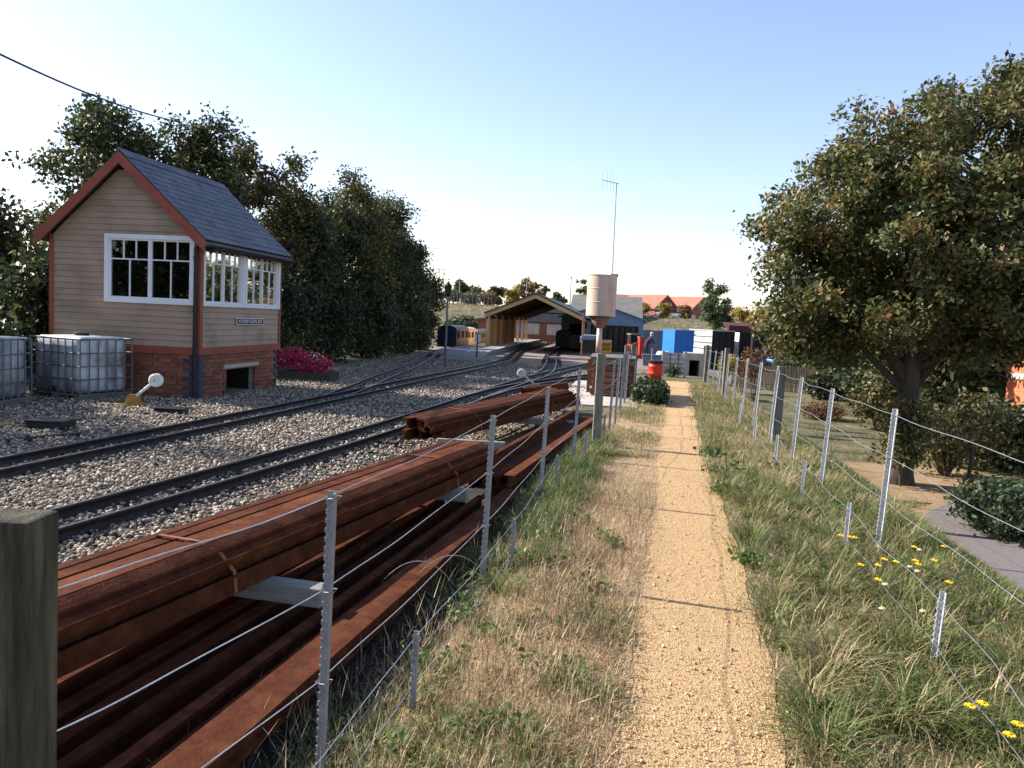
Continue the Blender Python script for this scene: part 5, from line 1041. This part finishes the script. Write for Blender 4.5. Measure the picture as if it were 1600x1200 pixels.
farhouse('orange roofed house seen past the maple crown', 1180,1215,515,497,525,y-20,None,'cottage')
farhouse('small red roofed house behind the warehouse ridge', 960,985,478,460,506,y+35,None,'cottage')
w0, w1 = X(1000,112,500), X(1096,112,500); r = thing('boundary_wall', 'long low brick boundary wall below the red roofed houses', 'wall', (w0,112,g1(w0,112))); ro = r.location
MB().box((w0,112,g1(w0,112)-.6),(w1,112.3,Zp(1048,494,112))).build('wall', 'farbrick', r, org=ro)
for k in range(9): xx = w0+(w1-w0)*k/8; MB().box((xx-.22,111.9,g1(xx,112)-.6),(xx+.22,112.4,Zp(1048,491,112))).build('pier', 'palesheet', r, org=ro)
car('white car parked above the boundary wall', 1044,497,118,'carwhite',rz=R_(5)).location.z = Zp(1044,499,118)
def ftree(name, label, u, v0, v1, y, wpx, m, n=320, group='trees far beyond the yard', shape=1, per=11, size=None):
    p = at_y(u, v1, y); z = g1(p.x, y); zt = Zp(u, v0, y); h = max(1.5, zt-z); w_ = wpx*y/F_PX/2
    return tree(name, label, 'tree', (p.x,y,z), lobeset(0,0,h*.18,h*.98,w_,w_,7,int(u)), n, per, size or max(.1,y*.0017), m, max(.12,w_*.09), .035*h*.5, group=group, limbs=6)
bp = at_y(1117,515,84); bz = g1(bp.x,84); bh = Zp(1115,440,84)-bz
tree('birch_tree', 'tall drooping birch in front of the red roofed houses', 'tree', (bp.x,84,bz), [(0,0,bh*.45,1.3,1.3,bh*.28),(-.5,0,bh*.75,.55,.6,bh*.16),(-.75,0,bh*.92,.3,.3,bh*.09),(.7,0,bh*.62,.7,.7,bh*.14),(-1.0,0,bh*.42,.7,.8,bh*.2),(1.1,0,bh*.4,.6,.7,bh*.2),(-.2,0,bh*.22,1.2,1.2,bh*.14),(.35,0,bh*.82,.3,.3,bh*.07),(1.3,0,bh*.2,.5,.5,bh*.12)], 520, 16, .13, 'leafG', .17, .12, bh*.5, group='trees far beyond the yard', bough=.22)
ftree('young_tree', 'small yellow street tree beside the warehouse', 1004,470,508,100,13,'leafY',120); ftree('young_tree', 'round yellow street tree in front of the long red house', 1036,473,508,100,16,'leafY',150); ftree('young_tree', 'thin olive street tree beside the birch', 1071,480,510,100,17,'leafO',110)
ftree('young_tree', 'yellowing tree to the right of the birch', 1155,483,515,92,24,'leafY',200); ftree('young_tree', 'slim yellow tree near the orange roofed house', 1181,486,520,88,14,'leafY',120)
ftree('russet_tree', 'russet leaved tree behind the parked cars', 1212,488,552,70,44,'leafO',420); ftree('russet_tree', 'russet bush beside the maple crown edge', 1240,505,560,58,40,'leafO',360)
for i, (u,v0,v1,y,wd,m) in enumerate([(720,436,490,125,26,'leafG'),(745,447,490,120,30,'leafG'),(776,445,485,128,26,'leafG'),(800,452,485,122,24,'leafY'),(822,437,485,130,42,'leafO'),(846,447,488,135,24,'leafG'),(868,459,490,140,26,'leafG'),(705,455,500,105,26,'leafG'),(911,432,480,118,16,'leafG'),(1190,497,512,190,40,'leafD'),(735,462,494,110,22,'leafG'),(760,458,490,112,24,'leafO'),(1162,494,512,190,40,'leafD'),(1088,486,512,160,20,'leafG'),(1065,471,500,165,14,'leafG')]):
    ftree('far_tree', ['green tree beside the tall lamp column on the hillside','light green tree on the hillside above the siding','rounded dark green tree on the hillside skyline','yellow tree on the skyline behind the canopy ridge','big russet tree rising behind the canopy roof','small green tree right of the russet canopy tree','low green tree beside the warehouse annexe','green bush just past the end of the hedge','green tree showing above the warehouse roof','dark hill tree beyond the orange roofed house','low green bush on the hillside fence line','russet bush on the hillside fence line','dark hill tree beyond the maroon shed','green tree between the two red houses','small tree top behind the red ridge'][i], u, v0, v1, y, wd, m, 260)
shrub('grey green bush on the dry hillside above the coaches', (X(722,72,490),72,g1(X(722,72,490),72)), 1.8, 1.2, 2.0, 260, 14, .12, 'leafG')
for i, (u, v0, v1, y) in enumerate([(717,440,482,105),(822,436,470,120),(891,434,466,120)]):
    p = at_y(u, v1, y); r = thing('street_lamp', ['pale lamp column on the hillside beside the hedge end','pale lamp column behind the canopy ridge','pale lamp column near the warehouse annexe'][i], 'street lamp', (p.x,y,g1(p.x,y)), group='street lamps on the hillside'); h = Zp(u,v0,y)-r.location.z
    MB().tube([(0,0,-.2),(0,0,h)], [.11,.06], 6).build('column', 'fencemetal', r); MB().box((-.1,-.7,h-.05),(.1,.1,h+.08)).build('lamp_head', 'fencemetal', r)
hf = thing('hillside_fence', 'wooden post and rail fence along the dry hillside', 'fence', (X(705,98,480),98,g1(X(705,98,480),98))); ho = hf.location.copy(); prev = None
for k in range(12):
    x = X(702+k*6,98,480); z = g1(x,98); MB().box((x-.07,97.93,z-.2),(x+.07,98.07,z+1.5)).build('post', 'greywood', hf, org=ho)
    if prev:
        for hh in (.5,.95,1.4): MB().tube([Vector((prev[0],98,prev[1]+hh))-ho, Vector((x,98,z+hh))-ho], .04, 4).build('rail', 'greywood', hf)
    prev = (x, z)
P = scatter(14000, 70, 100, lambda y: -40, lambda y: -3, 1.0); blades('hillside_grass', P, .25, .04, 'straw', .7, .35, .25, .5)
P = scatter(6000, 70, 100, lambda y: -3, lambda y: 25, 1.0); blades('hillside_grass', P, .2, .045, 'grassG', .7, .55, .2, .5)
# overhead cable
c0 = at_y(0,65,12); c1 = at_y(238,172,20.6); d = c1-c0; r = thing('overhead_cable', 'thin dark overhead cable running down into the hedge trees', 'cable', c0)
pts = [c0-d*.55+(d*1.9)*t+Vector((0,0,-.25*math.sin(math.pi*t))) for t in np.linspace(0,1,24)]
MB().tube([p-c0 for p in pts], .02, 6).build('wire', 'cable', r)
